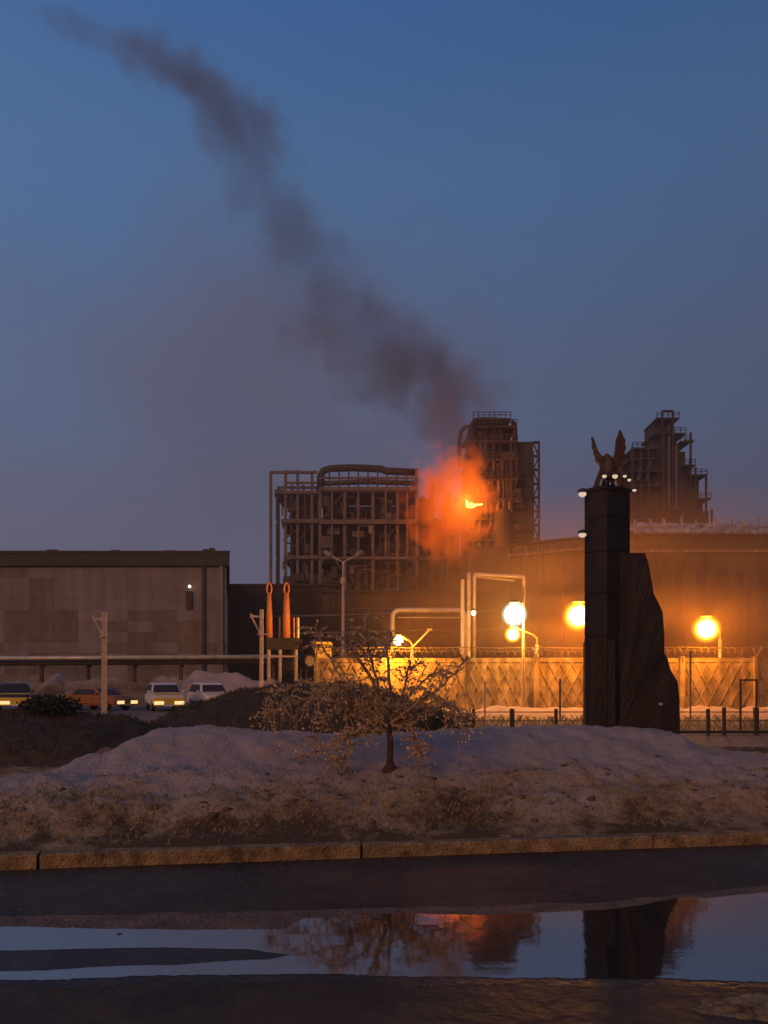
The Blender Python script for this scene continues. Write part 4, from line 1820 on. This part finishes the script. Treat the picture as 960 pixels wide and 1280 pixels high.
# clad stair shaft and ladder frame
bm = NB()
for i, (ya, yb) in enumerate(zip(range(556, 865, 14), range(570, 880, 14))):
    bm = NB()
    boxb(bm, RP(643.5, yb - .7, -2 + random.uniform(-.15, .15)), RP(664, ya, 5))
    obj('cladding_panel', bm, 'dark_steel', tow)
for px, py in ((640.5, 557), (671, 556)):
    part_bar(tow, 'frame_post', (RP(px, 0).x, FY - 2, -.1), RP(px, py, -2), .4, 'dark_steel')
part_bar(tow, 'frame_post', (RP(671, 0).x, FY + 4, -.1), RP(671, 557, 4), .4, 'dark_steel')
for i, y in enumerate(range(557, 720, 17)):
    part_bar(tow, 'rung', RP(664.2, y, -2), RP(671, y, -2), .45, 'dark_steel')
    part_bar(tow, 'brace', RP(664.2, y + (17 if i % 2 else 0), -1.8), RP(671, y + (0 if i % 2 else 17), -1.8), .25, 'dark_steel')
# block of plant below
bm = NB()
boxb(bm, RP(580, 868, -6), RP(664, 690, 6))
obj('base_block', bm, 'dark_wall', tow)

# ------------------------------------------------------------------ second tower, behind the monument
QY = 172.0
tw2 = empty('stepped_tower', W(835, 868, QY), 'dark stepped refinery tower rising behind the monument and the silver pipes', 'tower')
kq = QY / F


def QP(px, py, dy=0.0):
    p = W(px, py, QY)
    p.y += dy
    return p


for xa, xb, yt, d0, d1 in ((817, 841, 527, 0, 6), (838, 848, 545, 1, 6), (845, 855, 566, -1, 5), (848, 862, 585, 0, 6), (857, 876, 597, 1, 7), (872, 881, 628, 1, 7),
                           (784, 818, 612, 0, 8), (786, 817, 566, 4, 9), (818, 884, 640, -1, 8)):
    y = yt
    first = True
    while y < 868:
        yb = min(870, y + 17)
        bm = NB()
        boxb(bm, QP(xa + random.uniform(-.4, .4), yb - .5, d0 + random.uniform(-.3, .3)), QP(xb + random.uniform(-.4, .4), y, d1))
        obj('cladding_panel', bm, 'dark_steel', tw2)
        y = yb
for xa, xb, y in ((816, 844, 527), (812, 852, 546), (786, 818, 564), (783, 818, 577), (783, 818, 592), (845, 858, 556), (848, 864, 585), (856, 878, 597), (870, 883, 626), (783, 820, 610)):
    platform(tw2, xa, xb, y, -2.5, 6, QY)
for px, yt in ((786, 562), (796, 566), (806, 560), (858, 545), (864, 588), (877, 596), (823, 519), (836, 519), (884, 640), (788, 606)):
    part_bar(tw2, 'post', (QP(px, 0).x, QY - 2.4, 0), QP(px, yt, -2.4), .4, 'dark_steel')
part_bar(tw2, 'beam', QP(823, 518.5, -2.4), QP(836.5, 518.5, -2.4), .35, 'dark_steel')
part_bar(tw2, 'beam', QP(850, 556, -2.4), QP(861, 556, -2.4), .6, 'dark_steel')
for xa, ya, xb, yb in ((795, 604, 800, 574), (805, 604, 812, 574), (826, 640, 826, 540), (833, 640, 833, 535), (842, 640, 842, 560)):
    bm = NB()
    tube(bm, [QP(xa, ya, -1.6), QP(xb, yb, -1.6)], .4, 6)
    obj('pipe', bm, 'vessel', tw2)

# ------------------------------------------------------------------ plant hall at the right
HY = 89.0
hall = empty('plant_hall', W(800, 872, HY), 'long brown plant hall with a row of high windows behind the sodium lamps', 'building')
zc, zA, zB = W(0, 691, HY).z, W(0, 674, HY).z, W(0, 669, HY).z
xA0, xA1, xB1 = W(637, 0, HY).x, W(792, 0, HY).x, 62.0
zA = 18.85
H0, H1 = W(637, 0, 92.3), W(792, 0, 84.4)      # the left wing's front runs back to the left
hd = (H1 - H0)
hd.z = 0
hd.normalize()
hn = Vector((hd.y, -hd.x, 0))


def hp(px, off, z):
    """point on the wing's front above image column px, off metres proud of it"""
    k = (px - 480) / F
    # intersect the sight column with the front line
    t_ = (k * H0.y - H0.x) / (hd.x - k * hd.y)
    p = Vector((H0.x + hd.x * t_, H0.y + hd.y * t_, 0)) + hn * off
    p.z = z
    return p


def wing_box(name, pa, pb, z0, z1, o0, o1, m, parent):
    bm = NB()
    prism(bm, [hp(pa, o1, z0), hp(pb, o1, z0), hp(pb, o0, z0), hp(pa, o0, z0)], (0, 0, z1 - z0))
    return obj(name, bm, m, parent)


bx, yb_ = H1.x, HY + 25
bm = NB()
prism(bm, [(H0.x, H0.y, -.1), (bx, H1.y, -.1), (bx, yb_, -.1), (H0.x * yb_ / H0.y, yb_, -.1)], (0, 0, zc + .1))
obj('wall', bm, 'wall', hall)
bm = NB()
boxb(bm, (bx + .004, HY, -.1), (xB1, yb_, zc))
obj('wall', bm, 'wall', hall)
wing_box('cornice', 636, 791.5, zc + .004, zc + .30, -.1, .45, 'concrete', hall)
bm = NB()
boxb(bm, (bx + .1, HY - .45, zc + .004), (xB1, HY, zc + .30))
obj('cornice', bm, 'concrete', hall)
a, c = hp(638, -.6, 0), hp(791, -.6, 0)
bm = NB()
prism(bm, [(a.x, a.y, zc + .004), (c.x, c.y, zc + .004), (c.x, yb_ - 1, zc + .004), (a.x * yb_ / a.y, yb_ - 1, zc + .004)], (0, 0, zA - zc - .004))
obj('clerestory', bm, 'wall', hall)
a, c = hp(637, -.2, 0), hp(791.5, -.2, 0)
bm = NB()
prism(bm, [(a.x, a.y, zA + .004), (c.x, c.y, zA + .004), (c.x, yb_ - .6, zA + .004), (a.x * yb_ / a.y, yb_ - .6, zA + .004)], (0, 0, .28))
obj('roof', bm, 'roof', hall)
bm = NB()
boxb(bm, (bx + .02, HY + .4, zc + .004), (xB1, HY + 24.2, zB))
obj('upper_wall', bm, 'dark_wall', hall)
bm = NB()
boxb(bm, (bx + .02, HY + .1, zB + .004), (xB1, HY + 24.6, zB + .22))
obj('roof', bm, 'roof', hall)
for px in (643, 658, 675, 693, 711, 728):
    f_ = wing_box('window', px, px + 13, zc + .36, zA - .12, -.62, -.5, 'concrete', hall)
    wing_box('pane', px + 1, px + 12, zc + .46, zA - .22, -.497, -.45, 'glass', f_)
for r_, (y0, y1) in enumerate(((712, 735), (752, 775))):
    z1_, z0_ = W(0, y0, HY).z, W(0, y1, HY).z
    for px in range(660, 780, 26):
        f_ = wing_box('window', px, px + 12, z0_, z1_, -.1, .05, 'wall', hall)
        wing_box('pane', px + 1.5, px + 10.5, z0_ + .15, z1_ - .15, .054, .09, 'glass', f_)
    for px in range(816, 1000, 26):
        a, c = W(px, y1, HY), W(px + 12, y0, HY)
        bm = NB()
        boxb(bm, (a.x, HY - .05, a.z), (c.x, HY + .1, c.z))
        f_ = obj('window', bm, 'wall', hall)
        bm = NB()
        boxb(bm, (a.x + .15, HY - .09, a.z + .15), (c.x - .15, HY - .055, c.z - .15))
        obj('pane', bm, 'glass', f_)
for px in range(650, 780, 26):
    wing_box('pilaster', px - 2.5, px + 2.5, -.05, zc - .01, .004, .3, 'wall', hall)
for px in range(806, 1010, 26):
    bm = NB()
    a = W(px, 0, HY)
    boxb(bm, (a.x - .25, HY - .3, -.05), (a.x + .25, HY - .006, zc - .01))
    obj('pilaster', bm, 'wall', hall)
# silver clad pipes on the roof
sp = empty('roof_pipes', (W(880, 0, HY).x, HY + 3, zB), 'band of crumpled silver clad pipes lying along the roof of the plant hall', 'pipes')
for j, (yy, r_) in enumerate(((662, .62), (653, .58), (656, .6))):
    bm = NB()
    pts = []
    rs = []
    for i in range(90):
        x = xA1 + .3 + (xB1 - xA1 - 1) * i / 89
        pts.append((x, HY + 2 + j * 1.0, W(0, yy, HY).z + .25 * noise.noise(Vector((x * .8, j * 4.0, 0)))))
        rs.append(r_ * (1 + .25 * noise.noise(Vector((x * 1.7, j * 7.0, 3)))))
    tube(bm, pts, rs, 9)
    obj('pipe', bm, 'silver', sp)
for i in range(17):
    x = xA1 + .6 + i * 1.9
    part_bar(sp, 'clamp', (x, HY + 1.2, zB + .2), (x + random.uniform(-.5, .5), HY + 1.2, W(0, 647, HY).z + random.uniform(-.1, .4)), .22, 'silver')

# ------------------------------------------------------------------ fire
def vol_mat(name):
    m = bpy.data.materials.new(name)
    m.use_nodes = True
    t = m.node_tree
    t.nodes.remove(t.nodes['Principled BSDF'])
    v = t.nodes.new('ShaderNodeVolumePrincipled')
    t.links.new(v.outputs[0], t.nodes['Material Output'].inputs['Volume'])
    M[name] = m
    return m, t, v


def mth(t, op, a, b=None, c=None, clamp=False):
    n = t.nodes.new('ShaderNodeMath')
    n.operation = op
    n.use_clamp = clamp
    for i, q in enumerate((a, b, c)):
        if q is None:
            continue
        if isinstance(q, (int, float)):
            n.inputs[i].default_value = q
        else:
            t.links.new(q, n.inputs[i])
    return n.outputs[0]


FP = RP(583, 642, -7)
fire = empty('fire', FP, 'bright fire glowing orange through smoke between the structure and the tower', 'fire')
bm = NB()
vs = ball(bm, FP, 1.0, 3, (.95, .75, .58))
for q in vs:
    q.co += Vector((noise.noise(q.co * 1.1), 0, noise.noise(q.co * 1.3 + Vector((4, 0, 0))))) * .45
for dx, h, lean, w in ((-.4, 1.0, -.5, .42), (.35, .6, -.2, .4), (.7, .2, 1.7, .26)):
    a = FP + Vector((dx, 0, 0))
    tube(bm, [a, a + Vector((lean * .35, 0, h * .4)), a + Vector((lean * .7, 0, h * .75)), a + Vector((lean, 0, h))], [w, w * .8, w * .5, .1], 8)
M['flame'] = emit('flame', (1.0, .55, .10), 9)
obj('flame', bm, 'flame', fire, smooth=True)
lamp_light(FP + Vector((-1, -2.4, 0)), 17000, (1, .26, .03), 1.5, fire)

m, t, v = vol_mat('fire_smoke')
gc = RP(558, 644, -9)
R0 = Vector((50 * k150, 7.5, 62 * k150))
geo = t.nodes.new('ShaderNodeNewGeometry')
sub = t.nodes.new('ShaderNodeVectorMath')
sub.operation = 'SUBTRACT'
t.links.new(geo.outputs['Position'], sub.inputs[0])
sub.inputs[1].default_value = gc
dvv = t.nodes.new('ShaderNodeVectorMath')
dvv.operation = 'DIVIDE'
t.links.new(sub.outputs[0], dvv.inputs[0])
dvv.inputs[1].default_value = R0
ln = t.nodes.new('ShaderNodeVectorMath')
ln.operation = 'LENGTH'
t.links.new(dvv.outputs[0], ln.inputs[0])
nz = t.nodes.new('ShaderNodeTexNoise')
nz.inputs['Scale'].default_value = .26
nz.inputs['Detail'].default_value = 9
nz.inputs['Roughness'].default_value = .6
t.links.new(geo.outputs['Position'], nz.inputs['Vector'])
fall = mth(t, 'SUBTRACT', 1.0, mth(t, 'ADD', ln.outputs['Value'], mth(t, 'MULTIPLY', mth(t, 'SUBTRACT', nz.outputs['Fac'], .5), 3.1)), clamp=True)
# hot core round the flame
s2 = t.nodes.new('ShaderNodeVectorMath')
s2.operation = 'DISTANCE'
t.links.new(geo.outputs['Position'], s2.inputs[0])
s2.inputs[1].default_value = FP
core = mth(t, 'SUBTRACT', 1.0, mth(t, 'DIVIDE', s2.outputs['Value'], 12.0), clamp=True)
core2 = mth(t, 'MULTIPLY', core, core)
em = mth(t, 'MULTIPLY', mth(t, 'POWER', fall, .8), mth(t, 'MULTIPLY_ADD', core2, .36, .165))
t.links.new(em, v.inputs['Emission Strength'])
v.inputs['Emission Color'].default_value = (1.0, .120, .002, 1)
v.inputs['Color'].default_value = (.16, .10, .07, 1)
t.links.new(mth(t, 'MULTIPLY', fall, .30), v.inputs['Density'])
bm = NB()
ball(bm, gc, 1.0, 3, tuple(R0 * 1.25))
fs_ = obj('glowing_smoke', bm, 'fire_smoke', fire, smooth=True)
fs_['kind'] = 'stuff'

# ------------------------------------------------------------------ smoke plume
AX = [(572, 610, 22), (578, 562, 34), (556, 512, 58), (516, 468, 76), (468, 426, 80), (418, 370, 62), (376, 305, 54), (335, 228, 46), (298, 165, 46), (250, 112, 44),
      (195, 72, 44), (145, 45, 38), (90, 28, 26), (40, 10, 12)]
PLY = 146.0
kp = PLY / F
z0, z1 = W(0, 610, PLY).z, W(0, 0, PLY).z
m, t, v = vol_mat('plume_smoke')
geo = t.nodes.new('ShaderNodeNewGeometry')
sx = t.nodes.new('ShaderNodeSeparateXYZ')
nz = t.nodes.new('ShaderNodeTexNoise')
nz.inputs['Scale'].default_value = .105
nz.inputs['Detail'].default_value = 8
nz.inputs['Roughness'].default_value = .62
t.links.new(geo.outputs['Position'], nz.inputs['Vector'])
t.links.new(geo.outputs['Position'], sx.inputs[0])
tz = mth(t, 'DIVIDE', mth(t, 'SUBTRACT', sx.outputs['Z'], z0), z1 - z0, clamp=True)


def curve(t, fac, pts):
    n = t.nodes.new('ShaderNodeFloatCurve')
    c = n.mapping.curves[0]
    while len(c.points) < len(pts):
        c.points.new(.5, .5)
    for q, (a, b) in zip(c.points, pts):
        q.location = (a, b)
        q.handle_type = 'AUTO_CLAMPED'
    n.mapping.update()
    t.links.new(fac, n.inputs['Value'])
    return n.outputs[0]


def tt(py):
    return (W(0, py, PLY).z - z0) / (z1 - z0)


XR = (W(0, 0, PLY).x, W(660, 0, PLY).x)
cx = curve(t, tz, [(tt(y), (W(x, 0, PLY).x - XR[0]) / (XR[1] - XR[0])) for x, y, r_ in AX])
rad = curve(t, tz, [(tt(y), r_ / 100) for x, y, r_ in AX])
den = curve(t, tz, [(tt(y), d) for y, d in ((605, .0), (580, .35), (540, .55), (500, .60), (440, .38), (380, .27), (300, .24), (200, .34), (120, .62), (70, .68), (35, .5), (0, .25))])
xc = mth(t, 'MULTIPLY_ADD', cx, XR[1] - XR[0], XR[0])
rr_ = mth(t, 'MULTIPLY', rad, 100 * kp)
dx = mth(t, 'MULTIPLY', mth(t, 'SUBTRACT', sx.outputs['X'], xc), .82)
dy = mth(t, 'SUBTRACT', sx.outputs['Y'], PLY)
dist = mth(t, 'DIVIDE', mth(t, 'SQRT', mth(t, 'ADD', mth(t, 'MULTIPLY', dx, dx), mth(t, 'MULTIPLY', dy, dy))), rr_)
nn = mth(t, 'MULTIPLY', mth(t, 'SUBTRACT', nz.outputs['Fac'], .5), 4.0)
fl = mth(t, 'SUBTRACT', 1.0, mth(t, 'ADD', dist, nn), clamp=True)
t.links.new(mth(t, 'MULTIPLY', mth(t, 'MULTIPLY', fl, den), .25), v.inputs['Density'])
v.inputs['Color'].default_value = (.44, .42, .43, 1)
v.inputs['Anisotropy'].default_value = .2
bm = NB()
tube(bm, [W(x, y, PLY) for x, y, r_ in AX], [r_ * kp * 2.1 for x, y, r_ in AX], 12)
o = obj('smoke_plume', bm, 'plume_smoke', smooth=True)
tag(o, kind='stuff')

# thin smoke that hangs under the plume on the left
m, t, v = vol_mat('thin_smoke')
tc_ = W(330, 450, 160)
R1 = Vector((310 * 160 / F, 22, 270 * 160 / F))
geo = t.nodes.new('ShaderNodeNewGeometry')
sub = t.nodes.new('ShaderNodeVectorMath')
sub.operation = 'SUBTRACT'
t.links.new(geo.outputs['Position'], sub.inputs[0])
sub.inputs[1].default_value = tc_
dvv = t.nodes.new('ShaderNodeVectorMath')
dvv.operation = 'DIVIDE'
t.links.new(sub.outputs[0], dvv.inputs[0])
dvv.inputs[1].default_value = R1
ln = t.nodes.new('ShaderNodeVectorMath')
ln.operation = 'LENGTH'
t.links.new(dvv.outputs[0], ln.inputs[0])
nz = t.nodes.new('ShaderNodeTexNoise')
nz.inputs['Scale'].default_value = .04
nz.inputs['Detail'].default_value = 4
t.links.new(geo.outputs['Position'], nz.inputs['Vector'])
fl = mth(t, 'SUBTRACT', 1.0, mth(t, 'ADD', ln.outputs['Value'], mth(t, 'MULTIPLY', mth(t, 'SUBTRACT', nz.outputs['Fac'], .5), 1.6)), clamp=True)
t.links.new(mth(t, 'MULTIPLY', fl, .026), v.inputs['Density'])
v.inputs['Color'].default_value = (.76, .70, .69, 1)
bm = NB()
ball(bm, tc_, 1, 3, tuple(R1 * 1.4))
tag(obj('thin_smoke', bm, 'thin_smoke', smooth=True), kind='stuff')

# mist drifting over the fence in front of the plant hall
m, t, v = vol_mat('mist')
mc = W(800, 760, 46)
R2 = Vector((20, 14, 7.0))
geo = t.nodes.new('ShaderNodeNewGeometry')
sub = t.nodes.new('ShaderNodeVectorMath')
sub.operation = 'SUBTRACT'
t.links.new(geo.outputs['Position'], sub.inputs[0])
sub.inputs[1].default_value = mc
dvv = t.nodes.new('ShaderNodeVectorMath')
dvv.operation = 'DIVIDE'
t.links.new(sub.outputs[0], dvv.inputs[0])
dvv.inputs[1].default_value = R2
ln = t.nodes.new('ShaderNodeVectorMath')
ln.operation = 'LENGTH'
t.links.new(dvv.outputs[0], ln.inputs[0])
mp = t.nodes.new('ShaderNodeMapping')
mp.inputs['Rotation'].default_value = (0, R(14), 0)
mp.inputs['Scale'].default_value = (.10, .16, .42)
t.links.new(geo.outputs['Position'], mp.inputs['Vector'])
nz = t.nodes.new('ShaderNodeTexNoise')
nz.inputs['Scale'].default_value = 1
nz.inputs['Detail'].default_value = 4
t.links.new(mp.outputs[0], nz.inputs['Vector'])
fl = mth(t, 'SUBTRACT', 1.0, ln.outputs['Value'], clamp=True)
nn = mth(t, 'MULTIPLY_ADD', mth(t, 'SUBTRACT', nz.outputs['Fac'], .42), 4.0, .35, clamp=True)
t.links.new(mth(t, 'MULTIPLY', mth(t, 'MULTIPLY', mth(t, 'POWER', fl, .6), nn), .045), v.inputs['Density'])
v.inputs['Color'].default_value = (.85, .50, .20, 1)  # orange of the lamps' glow is put into the mist colour
v.inputs['Anisotropy'].default_value = .1
bm = NB()
ball(bm, mc, 1, 3, tuple(R2 * 1.02))
tag(obj('drifting_mist', bm, 'mist', smooth=True), kind='stuff')

# haze over everything
m, t, v = vol_mat('haze')
v.inputs['Density'].default_value = .0005
v.inputs['Color'].default_value = (.9, .88, .88, 1)
v.inputs['Anisotropy'].default_value = .35
bm = NB()
boxb(bm, (-175, -25, -1.1), (175, 300, 175))
tag(obj('haze', bm, 'haze'), kind='stuff')
